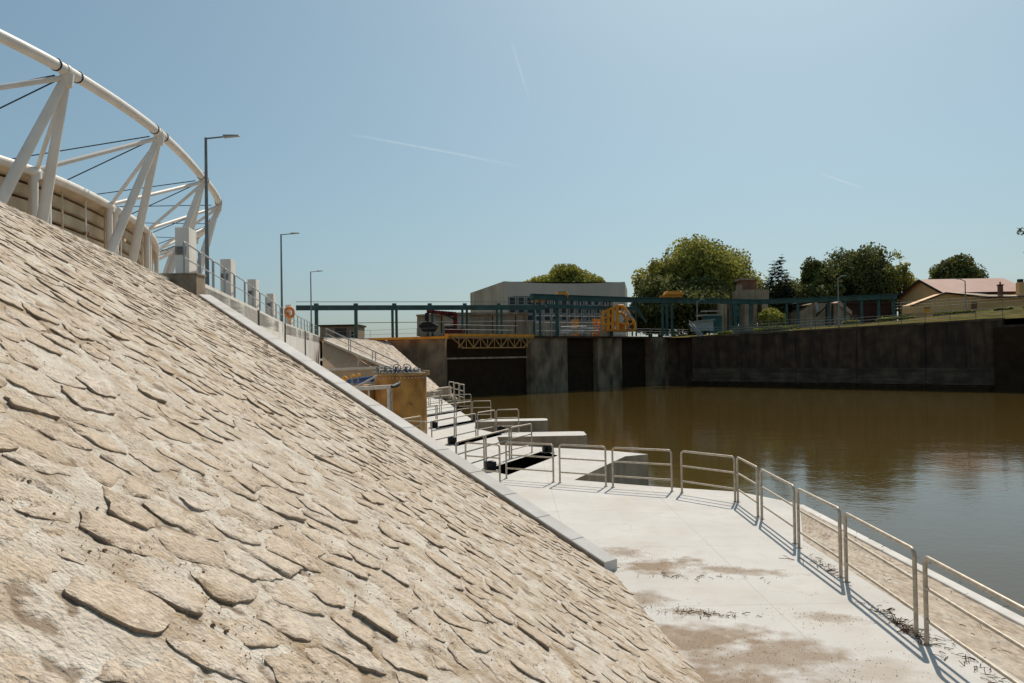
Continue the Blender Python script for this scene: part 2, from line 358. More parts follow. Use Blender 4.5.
# flat irregular stones set in the mortar, each one a tilted slab
def clip_poly(poly, mx, my, nx_, ny_):
    out = []; n = len(poly)
    for i in range(n):
        a = poly[i]; b = poly[(i+1) % n]; da = (a[0]-mx)*nx_+(a[1]-my)*ny_; db = (b[0]-mx)*nx_+(b[1]-my)*ny_
        if da <= 0: out.append(a)
        if (da < 0) != (db < 0) and abs(da-db) > 1e-12:
            t = da/(da-db); out.append((a[0]+(b[0]-a[0])*t, a[1]+(b[1]-a[1])*t))
    return out
def build_stones():
    rnd = random.Random(42); CP, CQ = .33, .275
    site = {}
    def st(i, j):
        if (i, j) not in site:
            r_ = random.Random(i*7919+j*104729+5)
            site[(i, j)] = ((i+.5+(j % 2)*.5+.86*(r_.random()-.5))*CP, (j+.5+.80*(r_.random()-.5))*CQ)
        return site[(i, j)]
    CO = []; FV = []; SM = []; AT = []; base = 0
    NR = np.array(NRM)
    for j in range(-16, 62):          # j counts up the slope (-x)
        for i in range(-10, 92):
            if rnd.random() < .05: continue
            cx, cy = st(i, j); X0 = -cy/1.18; Y0 = cx+.12*math.sin(cy*1.7)
            if Y0 < -3.5: continue
            f_ = (toe_x(Y0)-X0)/(toe_x(Y0)-crest_x(Y0))
            if f_ < -.01 or f_ > .985: continue
            if X0 < KX[0]+.1 and (Y0-np.interp(X0, KX[::-1], KY[::-1]))*.72 > .02: continue
            dist = math.hypot(X0, Y0)
            if dist > 6 and abs(X0) > Y0*.95+2: continue
            poly = [(cx-.5, cy-.5), (cx+.5, cy-.5), (cx+.5, cy+.5), (cx-.5, cy+.5)]
            for dj in (-2, -1, 0, 1, 2):
                for di in (-2, -1, 0, 1, 2):
                    if di or dj:
                        ax, ay = st(i+di, j+dj); poly = clip_poly(poly, (cx+ax)/2, (cy+ay)/2, ax-cx, ay-cy)
            if len(poly) < 3: continue
            mx = sum(p_[0] for p_ in poly)/len(poly); my = sum(p_[1] for p_ in poly)/len(poly)
            shr = rnd.uniform(.90, 1.02)-.02; n = 44 if dist < 5 else (30 if dist < 10 else 18); rings = 7 if dist < 5 else (4 if dist < 10 else 2)
            poly = [(mx+(a-mx)*shr*rnd.uniform(.86, 1.04), my+(b-my)*shr*rnd.uniform(.86, 1.04)) for a, b in poly]
            # resample outline
            P_ = np.array(poly+[poly[0]]); L_ = np.r_[0, np.cumsum(np.hypot(*(P_[1:]-P_[:-1]).T))]; tt = np.linspace(0, L_[-1], n, endpoint=False)
            ox = np.interp(tt, L_, P_[:, 0]); oy = np.interp(tt, L_, P_[:, 1])
            for _ in range(1): ox = (np.roll(ox, 1)+2*ox+np.roll(ox, -1))/4; oy = (np.roll(oy, 1)+2*oy+np.roll(oy, -1))/4
            sd_s = rnd.randrange(1000); sz = math.sqrt(max(1e-4, L_[-1]/4))
            ox = ox+.048*(fbm(ox*15, oy*15, sd_s, 4)-.5); oy = oy+.048*(fbm(ox*15+7, oy*15, sd_s+9, 4)-.5)
            tp_ = rnd.gauss(.022, .022); tq_ = rnd.gauss(.028, .023); h0 = rnd.gauss(.0040, .004); rid = rnd.random(); bev = rnd.uniform(.002, .008)
            rs = np.linspace(1, 0, rings+1)[:-1]; rs = np.r_[1, rs[1:]] ; rs = rs**.8
            px_ = np.concatenate([mx+(ox-mx)*r_ for r_ in rs]+[[mx]]); py_ = np.concatenate([my+(oy-my)*r_ for r_ in rs]+[[my]])
            rr_ = np.concatenate([np.full(n, r_) for r_ in rs]+[[0.]])
            hh = h0-tp_*(px_-mx)-tq_*(py_-my)-bev*(rr_ > .995)
            hh = hh+.013*(fbm(px_*8+rid*40, py_*10, sd_s+3, 4)-.5)+.006*(fbm(px_*38, py_*44, sd_s+5, 3)-.5)
            lay = fbm(px_*5+rid*9, py_*8, sd_s+7, 3); hh = hh-.007*(lay > .54)-.006*(lay > .64)
            hh = np.minimum(hh, h0+(.006 if dist < 6 else .012)+.008*rid)
            hs_ = hh[:n]; hb = hs_-.06; ux = mx+(ox-mx)*.90; uy = my+(oy-my)*.90
            allx = np.concatenate([px_, ox, ux]); ally = np.concatenate([py_, oy, uy]); allh = np.concatenate([hh, hs_, hb])
            XX = -ally/1.18; YY = allx+.12*np.sin(ally*1.7); ZZ = slope_z(XX, YY)
            co = np.stack([XX+NR[0]*allh, YY+NR[1]*allh, ZZ+NR[2]*allh], 1); CO.append(co)
            k = len(rs)
            for a in range(k-1):
                i_ = np.arange(n); FV += [(base+a*n+q_, base+a*n+(q_+1) % n, base+(a+1)*n+(q_+1) % n, base+(a+1)*n+q_) for q_ in range(n)]
            FV += [(base+(k-1)*n+q_, base+(k-1)*n+(q_+1) % n, base+k*n) for q_ in range(n)]
            SM += [True]*(n*k)
            o1 = base+k*n+1; o2 = o1+n
            FV += [(o1+q_, o2+q_, o2+(q_+1) % n, o1+(q_+1) % n) for q_ in range(n)]; SM += [True]*n
            dirt_shade = np.clip((rr_-.80)/.2, 0, 1)*.45*np.clip((vnoise(px_*14, py_*14, sd_s+31)-.35)/.3, 0, 1)+.45*np.clip((lay-.55)/.02, 0, 1)*np.clip((.60-lay)/.02, 0, 1)
            AT.append(np.stack([np.ones(len(allx)), np.full(len(allx), rid), np.concatenate([dirt_shade, np.full(n, .35), np.full(n, .9)]), np.ones(len(allx))], 1))  # sides darken towards the underside, painting shade into the gaps
            base += len(co)
    CO = np.concatenate(CO); AT = np.concatenate(AT)
    me = bpy.data.meshes.new('stone_paving'); me.from_pydata(CO.tolist(), [], FV); me.polygons.foreach_set('use_smooth', SM)
    at = me.attributes.new('stone', 'FLOAT_COLOR', 'POINT'); at.data.foreach_set('color', AT.astype(np.float32).ravel())
    me.materials.append(M['stone']); me.update()
    o = bpy.data.objects.new('stone_paving', me); col.objects.link(o); o['kind'] = 'structure'
    print('STONES', len(CO), len(FV))
build_stones()

# promenade on top of the embankment
W = [Vector((-10.5, 25.9)), Vector((-13.0, 39.2)), Vector((-16.9, 58.8)), Vector((-23.3, 97))]     # river wall line
pr = MB(); pr.prism([[(crest_x(-12)+.05, -12), (crest_x(13)+.05, 13), (crest_x(26.3)+.05, 26.3), (W[0].x, W[0].y), (W[1].x, W[1].y), (W[2].x, W[2].y), (W[3].x, W[3].y), (-30, 112), (-400, 300), (-400, -100)]], 6.8, TOPZ-.03)
pr.build('promenade', M['promenade'], kind='structure')

# kerb going up the edge of the slope
def kp(t):
    t = min(max(t, 0), 1)*60; i = min(int(t), 59); return KP[i].lerp(KP[i+1], t-i)
def kz(t): # height of slope along kerb
    p = kp(t); return float(slope_z(np.array(p.x), np.array(p.y)))
print('KERB', KP[0], KP[30], KP[60], K0, K1)
ks = thing('slope_kerb', 'long pale concrete kerb running diagonally up the edge of the stone slope', 'kerb', (K0.x, K0.y, SZ))
kb = MB(); N = 60; wd = .29
prof = []
for i in range(N+1):
    t = i/N; p = kp(t); z = kz(t)
    a = p-kn*.04; b_ = p+kn*(wd)
    prof.append([(a.x, a.y, z-.5), (a.x, a.y, z+.085), (a.x+kn.x*.015, a.y+kn.y*.015, z+.10), (b_.x, b_.y, z+.10), (b_.x, b_.y, z-.25)])
vs = [v for r_ in prof for v in r_]; fs = []
for i in range(N):
    for j in range(4): fs.append((i*5+j, i*5+j+1, (i+1)*5+j+1, (i+1)*5+j))
fs.append((0, 4, 3, 2, 1)); fs.append((N*5, N*5+1, N*5+2, N*5+3, N*5+4))
kb.add(vs, fs); kc = kb.build('coping', M['kerb'], ks); M['kerb_edge'] = mat('kerb_dirty_edge', (.42,.33,.24), (.28,.21,.15), scale=5, detail=9, bump=.6, bscale=30); kc.data.materials.append(M['kerb_edge'])
for f_ in kc.data.polygons:
    if f_.index < 4*N and f_.index % 4 == 0: f_.material_index = 1
for i in range(1, 12):
    t = i/12; p = kp(t); z = kz(t); a = p-kn*.043; b_ = p+kn*(wd+.003); dd_ = kerbdir*.006
    MB().add([(a.x-dd_.x, a.y-dd_.y, z+.1025), (b_.x-dd_.x, b_.y-dd_.y, z+.1025), (b_.x+dd_.x, b_.y+dd_.y, z+.1025), (a.x+dd_.x, a.y+dd_.y, z+.1025)], [(0, 1, 2, 3)]).build('joint', M['wall_dark'], ks)
wb = MB(); vs = []
for i in range(N+1):
    t = i/N; p = kp(t); z = kz(t); a = p+kn*.05; b_ = p+kn*.24
    vs += [(a.x, a.y, SZ-.8), (a.x, a.y, z-.01), (b_.x, b_.y, z-.26+.26), (b_.x, b_.y, SZ-.8)]
fs = []
for i in range(N):
    for j in range(3): fs.append((i*4+j, i*4+j+1, (i+1)*4+j+1, (i+1)*4+j))
wb.add(vs, fs); wb.build('wing_wall', M['wall'], ks)

# stained block at the top of the kerb
sb = thing('end_block', 'brown stained concrete block under the first railing post at the top of the kerb', 'concrete block', (-10.9, 26.3, 6.9))
b0 = MB(); b0.box((-10.72, 26.0, 7.28), (1.25, .75, .72), 0.0); b0.bevel('block_body', M['stain_block'], sb, .02)
b0 = MB(); b0.box((-10.72, 26.0, 7.665), (1.31, .8, .05), 0.0); b0.build('cap', M['stain_block'], sb)

# ---------------------------------------------------------------- concrete platform with fingers and slots
P = lambda x, y: tuple(on_z(x, y)[:2])
outer = [(5.45, -8), (5.55, 10), (5.58, 15.6), (6.85, 19.3), P(739, 491.8)]
outer += [P(652, 486.2), P(574, 480), P(625, 456.3), P(648, 454.2), P(609, 450.6), P(500, 445)]
outer += [(-.75, 36.5), (3.15, 36.5), (3.35, 36.75), (3.35, 38.3), (3.15, 38.5), (-.9, 38.5), (-2.0, 41), (-2.1, 45.2), (1.75, 45.2), (1.95, 45.4), (1.95, 46.6), (1.75, 46.8), (-2.4, 46.8), (-4.2, 58), (-7.5, 78), (-9.5, 93.5),
          (-22.9, 96.9), (W[2].x+.2, 58.8), (W[1].x+.2, 39.2), (W[0].x+.35, 27.0)]
outer += [(-9.9, 26.9), (K0.x+.1, K0.y+.1), (1.4, 13.5), (2.4, 4), (3.6, -8)]
S1 = [on_z(485, 469.6), on_z(508, 475), on_z(558, 455.5), on_z(543, 451)]
S1 = [(v.x, v.y) for v in S1]
STEP = Vector((-1.55, 8.0))
slots = [[(x+STEP.x*k, y+STEP.y*k) for x, y in S1] for k in range(1)]
for k in range(1, 5):
    c1_ = ((S1[0][0]+S1[3][0])/2, (S1[0][1]+S1[3][1])/2)
    mx_, my_ = sum(v[0] for v in S1)/4, sum(v[1] for v in S1)/4; dx_, dy_ = .92, -.38
    sq_ = []
    for x, y in S1:
        w_ = ((x-mx_)*dx_+(y-my_)*dy_)*.45; sq_.append((x-dx_*w_+STEP.x*k-.4, y-dy_*w_+STEP.y*k))
    slots.append(sq_)
def concrete_platform_mat():
    m = bpy.data.materials.new('platform_concrete'); m.use_nodes = True
    n = m.node_tree.nodes; l = m.node_tree.links; b = n['Principled BSDF']; b.inputs['Roughness'].default_value = .85
    b.inputs['Specular IOR Level'].default_value = .2
    tc = n.new('ShaderNodeTexCoord'); O = tc.outputs['Object']
    def noise(s, d=6, v=None):
        x = n.new('ShaderNodeTexNoise'); x.inputs['Scale'].default_value = s; x.inputs['Detail'].default_value = d
        l.new(v or O, x.inputs['Vector']); return x.outputs['Fac']
    def math_(op, a, b_, c_=None):
        x = n.new('ShaderNodeMath'); x.operation = op
        for i, s_ in enumerate((a, b_)):
            if isinstance(s_, (int, float)): x.inputs[i].default_value = s_
            elif s_ is not None: l.new(s_, x.inputs[i])
        return x.outputs[0]
    def ramp(src, p0, p1, c0=(0,0,0), c1=(1,1,1)):
        r = n.new('ShaderNodeValToRGB'); e = r.color_ramp.elements; e[0].position = p0; e[1].position = p1
        e[0].color = (*c0, 1); e[1].color = (*c1, 1); l.new(src, r.inputs[0]); return r.outputs[0]
    def mix(f, A, B):
        x = n.new('ShaderNodeMix'); x.data_type = 'RGBA'
        for k, s_ in (('Factor', f), ('A', A), ('B', B)):
            if isinstance(s_, (int, float)): x.inputs[k].default_value = s_
            elif isinstance(s_, tuple): x.inputs[k].default_value = (*s_, 1)
            else: l.new(s_, x.inputs[k])
        return x.outputs['Result']
    base = ramp(noise(.8, 8), .3, .7, (.62,.595,.555), (.54,.515,.48))
    fine = ramp(noise(30, 8), .4, .75, (0,0,0), (.4,.4,.4)); base = mix(fine, base, (.50,.475,.44))
    # washed-in sand: ellipses with torn edges
    tot = None
    n1 = noise(1.1, 9); n2 = noise(4.5, 8)
    for (cx, cy, a_, bb, ang, st) in SPOTS:
        mp = n.new('ShaderNodeMapping'); mp.vector_type = 'TEXTURE'
        mp.inputs['Location'].default_value = (cx, cy, SZ); mp.inputs['Rotation'].default_value = (0, 0, ang); mp.inputs['Scale'].default_value = (a_, bb, 5)
        l.new(O, mp.inputs[0]); vl = n.new('ShaderNodeVectorMath'); vl.operation = 'LENGTH'; l.new(mp.outputs[0], vl.inputs[0])
        dd = math_('ADD', math_('ADD', vl.outputs['Value'], math_('MULTIPLY', math_('SUBTRACT', n1, .5), 2.2)), math_('MULTIPLY', math_('SUBTRACT', n2, .5), 1.6))
        mk = ramp(dd, .35, 1.0, (st, st, st), (0, 0, 0))
        tot = mk if tot is None else math_('MAXIMUM', tot, mk)
    gr = ramp(noise(60, 5), .35, .6, (.33,.24,.155), (.20,.13,.075))
    c = mix(math_('MULTIPLY', tot, .9), base, gr)
    pale = ramp(noise(.55, 8), .52, .68, (0,0,0), (.45,.45,.45)); c = mix(pale, c, (.50,.43,.35))
    sp_ = ramp(noise(42, 3), .70, .73); spm = math_('MULTIPLY', sp_, ramp(noise(1.3, 4), .48, .62)); c = mix(spm, c, (.16,.10,.06))
    sx = n.new('ShaderNodeSeparateXYZ'); l.new(O, sx.inputs[0])
    jn = None
    for ax_, per, off_ in (('Y', 3.6, .9), ('X', 2.7, .35)):
        wv = math_('ADD', sx.outputs[ax_], math_('MULTIPLY', math_('SUBTRACT', noise(2.5, 4), .5), .03))
        fr_ = math_('ABSOLUTE', math_('SUBTRACT', math_('FRACT', math_('MULTIPLY', math_('ADD', wv, off_), 1/per), None), .5), None)
        j_ = math_('LESS_THAN', fr_, .0022); jn = j_ if jn is None else math_('MAXIMUM', jn, j_)
    c = mix(math_('MULTIPLY', jn, .45), c, (.25,.21,.165))
    crk = n.new('ShaderNodeTexVoronoi'); crk.feature = 'DISTANCE_TO_EDGE'; crk.inputs['Scale'].default_value = .32
    wp_ = n.new('ShaderNodeVectorMath'); wp_.operation = 'ADD'; nzc = n.new('ShaderNodeTexNoise'); nzc.inputs['Scale'].default_value = 2.; nzc.inputs['Detail'].default_value = 6; l.new(O, nzc.inputs['Vector'])
    l.new(O, wp_.inputs[0]); l.new(nzc.outputs['Color'], wp_.inputs[1]); l.new(wp_.outputs[0], crk.inputs['Vector'])
    ck = math_('MULTIPLY', math_('LESS_THAN', crk.outputs['Distance'], .0022), ramp(noise(.5, 3), .5, .56, (0,0,0), (.5,.5,.5))); c = mix(ck, c, (.28,.24,.19))
    wash = ramp(noise(2.6, 10), .50, .78, (0,0,0), (.5,.5,.5)); c = mix(wash, c, (.47,.42,.355))
    l.new(c, b.inputs['Base Color'])
    bn = n.new('ShaderNodeBump'); bn.inputs['Strength'].default_value = .5; bn.inputs['Distance'].default_value = .006
    l.new(noise(45, 8), bn.inputs['Height'])
    l.new(bn.outputs[0], b.inputs['Normal'])
    return m
def gp(x, y): v = on_z(x, y); return v.x, v.y
SPOTS = []
for (x, y, a_, bb, ang, st) in ((660, 566, .95, .55, 0, 1.), (625, 553, .5, .5, 0, .8), (735, 570, .9, .28, -.3, .8), (700, 640, 1.2, .9, .2, 1.), (760, 655, 1.4, .6, .1, .9),
                        (830, 618, .6, .28, -.3, .75), (690, 612, .6, .2, -.2, .9), (870, 672, .9, .5, .4, .5), (640, 600, .5, .45, 0, .8), (715, 690, 1.4, .8, .2, 1.), (800, 700, 1.6, .7, .2, .8)):
    gx, gy = gp(x, y); SPOTS.append((gx, gy, a_, bb, ang, st))
M['platform'] = concrete_platform_mat()
M['side'] = mat('platform_side', (.60,.46,.31), (.44,.33,.22), scale=1, stain=(.14,.10,.06), stain_scale=(1,1,.3), streak=.6, bump=.2)
pl = MB(); pl.prism([outer]+slots, -1.2, SZ)
po = pl.build('concrete_platform', M['platform'], kind='structure'); po.data.materials.append(M['side']); M['slot_shade'] = mat('slot_shade_black', (.004,.0035,.003), rough=1, spec=0); po.data.materials.append(M['slot_shade'])  # slot sides painted black for the deep shade inside
for f_ in po.data.polygons:
    if abs(f_.normal.z) < .5:
        f_.material_index = 1
        for sl_ in slots:
            cx_ = sum(v[0] for v in sl_)/4; cy_ = sum(v[1] for v in sl_)/4
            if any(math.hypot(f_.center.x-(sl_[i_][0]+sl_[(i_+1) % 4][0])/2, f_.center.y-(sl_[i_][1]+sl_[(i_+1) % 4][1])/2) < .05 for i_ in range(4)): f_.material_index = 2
for sl_ in slots:
    fm = MB(); cx_ = sum(v[0] for v in sl_)/4; cy_ = sum(v[1] for v in sl_)/4
    fm.prism([[(cx_+(v[0]-cx_)*1.02, cy_+(v[1]-cy_)*1.02) for v in sl_]], .25, .35); fm.build('slot_shade_floor', M['slot_shade'], kind='structure')  # black sheet added over the water, standing for shade in the slot

# stone apron and water-side kerb
ap = MB(); ny = 160; nx = 26; vs = []; 
for j in range(ny+1):
    for i in range(nx+1):
        u = i/nx; y = -8+j/ny*(27.25+u*3.4); x0 = 5.50 if y < 15.6 else 5.50+(min(y, 19.3)-15.6)*.343; x = x0+u*(8.0-x0); z = SZ-.03-u*.72
        z += (1-u**4)*.04*(float(vnoise(np.array(x*4.), np.array(y*4.), 5))-.5)+.02*(float(vnoise(np.array(x*11.), np.array(y*11.), 6))-.5)
        vs.append((x, y, z))
fs = [(j*(nx+1)+i, j*(nx+1)+i+1, (j+1)*(nx+1)+i+1, (j+1)*(nx+1)+i) for j in range(ny) for i in range(nx)]
ap.add(vs, fs)
M['apron'] = mat('apron_stone', (.50,.41,.31), (.27,.195,.13), scale=5.5, detail=10, bump=1., bscale=16, stain=(.50,.44,.36), stain_scale=(1.5,1.5,1), streak=.7)
ap.build('stone_apron', M['apron'], kind='structure')
wk = thing('water_kerb', 'pale narrow concrete kerb between the stone apron and the water', 'kerb', (8.1, 10, 0))
kb = MB(); kb.box((8.11, 7.6, .03), (.25, 30.6, .88)); kb.bevel('kerb_stone', M['kerb'], wk, .03)

# ---------------------------------------------------------------- water and riverbed
def water_mat():
    m = bpy.data.materials.new('river_water'); m.use_nodes = True
    n = m.node_tree.nodes; l = m.node_tree.links; b = n['Principled BSDF']
    b.inputs['Roughness'].default_value = .03; b.inputs['IOR'].default_value = 1.38
    tc = n.new('ShaderNodeTexCoord')
    nz = n.new('ShaderNodeTexNoise'); nz.inputs['Scale'].default_value = .05; nz.inputs['Detail'].default_value = 4; l.new(tc.outputs['Object'], nz.inputs['Vector'])
    r = n.new('ShaderNodeValToRGB'); r.color_ramp.elements[0].color = (.076,.049,.011,1); r.color_ramp.elements[1].color = (.094,.062,.018,1)
    l.new(nz.outputs['Fac'], r.inputs[0]); l.new(r.outputs[0], b.inputs['Base Color'])
    def bumpn(s, mapscale, dist, st, prev=None, d=3):
        mp = n.new('ShaderNodeMapping'); mp.inputs['Scale'].default_value = mapscale; mp.inputs['Rotation'].default_value = (0, 0, R(25)); l.new(tc.outputs['Object'], mp.inputs[0])
        x = n.new('ShaderNodeTexNoise'); x.inputs['Scale'].default_value = s; x.inputs['Detail'].default_value = d; x.inputs['Distortion'].default_value = .4; l.new(mp.outputs[0], x.inputs['Vector'])
        bn = n.new('ShaderNodeBump'); bn.inputs['Strength'].default_value = st; bn.inputs['Distance'].default_value = dist
        l.new(x.outputs['Fac'], bn.inputs['Height'])
        if prev: l.new(prev, bn.inputs['Normal'])
        return bn.outputs[0]
    a = bumpn(.35, (1, 1.3, 1), .035, .35); a = bumpn(3.5, (1, 1.2, 1), .009, .5, a, 5)
    l.new(a, b.inputs['Normal']); return m
M['water'] = water_mat()
wt = MB(); wt.add([(-30, -60, 0), (400, -60, 0), (400, 140, 0), (-30, 140, 0)], [(0, 1, 2, 3)]); wt.build('river_water', M['water'], kind='structure')
M['bed'] = mat('riverbed_mud', (.10,.07,.04))
rb = MB(); rb.add([(-5000, -5000, -4), (5000, -5000, -4), (5000, 5000, -4), (-5000, 5000, -4)], [(0, 1, 2, 3)]); rb.build('riverbed', M['bed'], kind='structure')

# ---------------------------------------------------------------- railing panels
RN = [0]
def panel(p0, p1, label, group, z=SZ, h=1.1, r=.028, mt=None, n=10, rails=(.71, .31), lean=0.0):
    mt = mt or M['galv']; p0 = Vector((p0[0], p0[1])); p1 = Vector((p1[0], p1[1])); d = (p1-p0).normalized()
    t = thing('railing_panel', label, 'railing', ((p0.x+p1.x)/2, (p0.y+p1.y)/2, z), group)
    j = lambda s: random.uniform(-s, s)
    hz = h+j(.012); rc = .09
    pts = [(p0.x, p0.y, z-.05)]
    for k in range(6):
        a = math.pi-k/5*math.pi/2; c = p0+d*rc; pts.append((c.x+d.x*rc*math.cos(a), c.y+d.y*rc*math.cos(a), z+hz-rc+rc*math.sin(a)))
    for k in range(6):
        a = math.pi/2-k/5*math.pi/2; c = p1-d*rc; pts.append((c.x+d.x*rc*math.cos(a), c.y+d.y*rc*math.cos(a), z+hz-rc+rc*math.sin(a)))
    pts.append((p1.x, p1.y, z-.05))
    MB().tube(pts, r, n).build('bent_frame', mt, t)
    for q in rails:
        MB().tube([(p0.x, p0.y, z+q), (p1.x, p1.y, z+q)], r*.82, n).build('rail', mt, t)
    for p in (p0, p1):
        MB().lathe((p.x, p.y, z), [(.0, .012), (.06, .012), (.06, 0)], 10).build('base_plate', mt, t)
    return t
G = 'steel railing panels round the edge of the platform'
def PZ(x, y, z=SZ): v = on_z(x, y, z); return (v.x, v.y)
n0_ = Vector(PZ(927, 645)); 
near = [((n0_.x-.10, n0_.y-2.2), (n0_.x, n0_.y), 'nearest steel railing panel, cut by the right edge of the photo'),
        (PZ(916.4, 635), PZ(846.6, 582), 'second nearest steel railing panel with dry twigs lying at its foot'),
        (PZ(841, 577.5), PZ(799, 548), 'third nearest steel railing panel on the water side of the platform'),
        (PZ(795, 543.5), PZ(762, 519), 'fourth nearest steel railing panel, one before the short corner panel')]
for a, b_, lb in near: panel(a, b_, lb, G)
cn = PZ(737, 502)
panel(PZ(758, 516.8), (cn[0]+.02, cn[1]-.02), 'short steel railing panel turning the corner of the platform', G)
panel(PZ(682, 493), (cn[0]-.03, cn[1]+.05), 'steel railing panel meeting the corner of the platform, water behind it', G)
panel(PZ(613, 487.3), PZ(672, 491.5), 'steel railing panel in front of the dark water gap beside the first finger', G)
panel(PZ(560, 483), PZ(606, 486.5), 'steel railing panel across the wide pale first finger', G)
panel(PZ(506.5, 478.5), PZ(553.5, 482.2), 'steel railing panel in front of the black slot nearest the camera', G)
panel((-1.45, 24.05), (-.42, 23.3), 'small steel railing panel just behind the diagonal kerb', G)
ordn = ['first', 'second', 'third', 'fourth', 'fifth']
for k in range(5):
    ox, oy = STEP.x*k, STEP.y*k; o = ordn[k]
    GG = 'railing panels beside the sluice slots'
    panel((-1.75+ox, 24.3+oy), (-.98+ox, 26.25+oy), 'steel railing panel along the shore end of the %s slot from the camera' % o, GG, n=8)
    panel((-.92+ox, 26.4+oy), (-.16+ox, 28.35+oy), 'steel railing panel along the middle of the %s slot from the camera' % o, GG, n=8)
    panel((-.09+ox, 28.8+oy), (.68+ox, 30.3+oy), 'steel railing panel along the river end of the %s slot from the camera' % o, GG, n=8)
    if k: panel((-1.95+ox, 24.1+oy), (-3.1+ox, 25.0+oy), 'steel cross railing panel at the shore side of the %s slot from the camera' % o, GG, n=8)
    if k: panel((-3.2+ox, 25.2+oy), (-2.5+ox, 27.1+oy), 'steel railing panel left of the %s slot, behind the others' % o, GG, n=8)
    if 0 < k < 4: panel((.75+ox, 30.4+oy), (2.1+ox-.3, 30.5+oy), 'steel railing panel across the root of the %s finger wall' % ordn[k], GG, n=8)
    # black sluice blocks at the two ends of each slot
    sl = slots[k]
    for e_, (ia, ib, nm) in enumerate(((0, 1, 'shore'), (2, 3, 'river'))):
        cx, cy = (sl[ia][0]*.75+sl[ib][0]*.25), (sl[ia][1]*.75+sl[ib][1]*.25)
        if e_: cx, cy = (sl[2][0]*.3+sl[3][0]*.7), (sl[2][1]*.3+sl[3][1]*.7)
        if k == 4 and e_: continue
        t = thing('sluice_winch', 'black winch block at the %s end of the %s slot from the camera' % (nm, o), 'winch', (cx, cy, SZ), 'black winch blocks on the slots')
        MB().box((cx, cy, SZ+.17), (.34, .30, .30), .4).bevel('housing', M['black'], t, .05)
        MB().lathe((cx, cy-.17, SZ+.22), [(.0, -.04), (.13, -.04), (.13, .02), (0, .02)], 14, 'y').build('drum', M['black'], t)
        MB().box((cx, cy, SZ+.013), (.46, .40, .03), .4).build('base_plate', M['steelgrey'], t)
    # steel guide beam lying across each slot
for i in range(3):
    a = at_d(449.5+i*5.2, 402+i*1.1, 70-i*3); b_ = at_d(454+i*5.2, 403.2+i*1.1, 68.2-i*3)
    panel((a.x, a.y), (b_.x, b_.y), 'small distant steel railing panel beside the pale rock, %s from the left' % ordn[i], 'distant railing panels by the rock heap', n=6, r=.05, h=1.5, rails=(1.0, .5))

# dry twigs and grit on the platform
tw = MB(); gr = MB()
def twigs(cx, cy, sx, sy, n, ang=0, L=.14, z=SZ):
    for i in range(n):
        u, v = random.gauss(0, 1)*sx, random.gauss(0, 1)*sy
        x = cx+u*math.cos(ang)-v*math.sin(ang); y = cy+u*math.sin(ang)+v*math.cos(ang); a = random.uniform(0, 6.28); l_ = random.uniform(.3, 1)*L
        p = Vector((x, y, z+.008)); q = p+Vector((math.cos(a)*l_, math.sin(a)*l_, random.uniform(0, .04)))
        tw.tube([p, (p+q)/2+Vector((random.uniform(-.01, .01), random.uniform(-.01, .01), .008)), q], random.uniform(.002, .006), 4)
twigs(5.12, 10.6, .07, .45, 150, 0, .16); twigs(6.4, 11, .5, 2.5, 60, 0, .12, SZ-.2); twigs(6.8, 15, .4, 2.5, 40, 0, .1, SZ-.26)
twigs(5.25, 13.6, .07, .4, 60, 0, .14); twigs(5.3, 9.2, .1, .6, 50)
x, y = gp(700, 578); twigs(x, y, .5, .12, 40, -.2, .1)
x, y = gp(700, 614); twigs(x, y, .35, .06, 50, -.25, .12)
x, y = gp(800, 560); twigs(x, y, .12, .03, 5, -.2, .3)
o = tw.build('dry_twigs', M['twig']); tag(o, 'dry brown twigs washed up along the foot of the railing', 'twigs', kind='stuff')
def grit(cx, cy, sx, sy, n, ang=0, s0=.004, s1=.014):
    for i in range(n):
        u, v = random.gauss(0, 1)*sx, random.gauss(0, 1)*sy
        x = cx+u*math.cos(ang)-v*math.sin(ang); y = cy+u*math.sin(ang)+v*math.cos(ang); s = random.uniform(s0, s1)*random.choice((.25,.3,.4,.6))
        if x < toe_x(y)+.05: continue
        gr.box((x, y, SZ+s*.3), (s*2, s*1.5, s*1.2), random.uniform(0, 3), .5)
for (cx, cy, a_, bb, ang, st) in SPOTS: grit(cx, cy, a_*.7, bb*.6, int(420*st), ang)
for i in range(120): grit(random.uniform(2.2, 5.4), random.uniform(5.5, 15), .1, .1, 1, 0, .003, .007)
o = gr.build('sand_grit', M['grain']); tag(o, 'coarse brown sand grains washed over the platform', 'sand', kind='stuff')
# loose grit on the stone slope
gs = MB()
for i in range(13000):
    r_ = math.exp(random.uniform(math.log(1.2), math.log(9))); a = R(random.uniform(-48, 20)); x, y = r_*math.sin(a), r_*math.cos(a)
    if vnoise(np.array(x*1.3), np.array(y*1.3), 88) < .5: continue
    s = random.uniform(.001, .0035)*(1 if random.random() < .95 else 2.4); z = float(slope_z(np.array(x), np.array(y)))
    h = stone_pattern(np.array([y+.15*x]), np.array([x*-1.18]), .40, .27)[0][0]
    h = h+.004; gs.box((x+NRM[0]*h, y+NRM[1]*h, z+NRM[2]*h+s*.4), (s*2.2, s*1.8, s*1.3), random.uniform(0, 3), .55)
o = gs.build('loose_grit', M['grain']); tag(o, 'small dark crumbs of stone and soil lying on the slope', 'grit', kind='stuff')

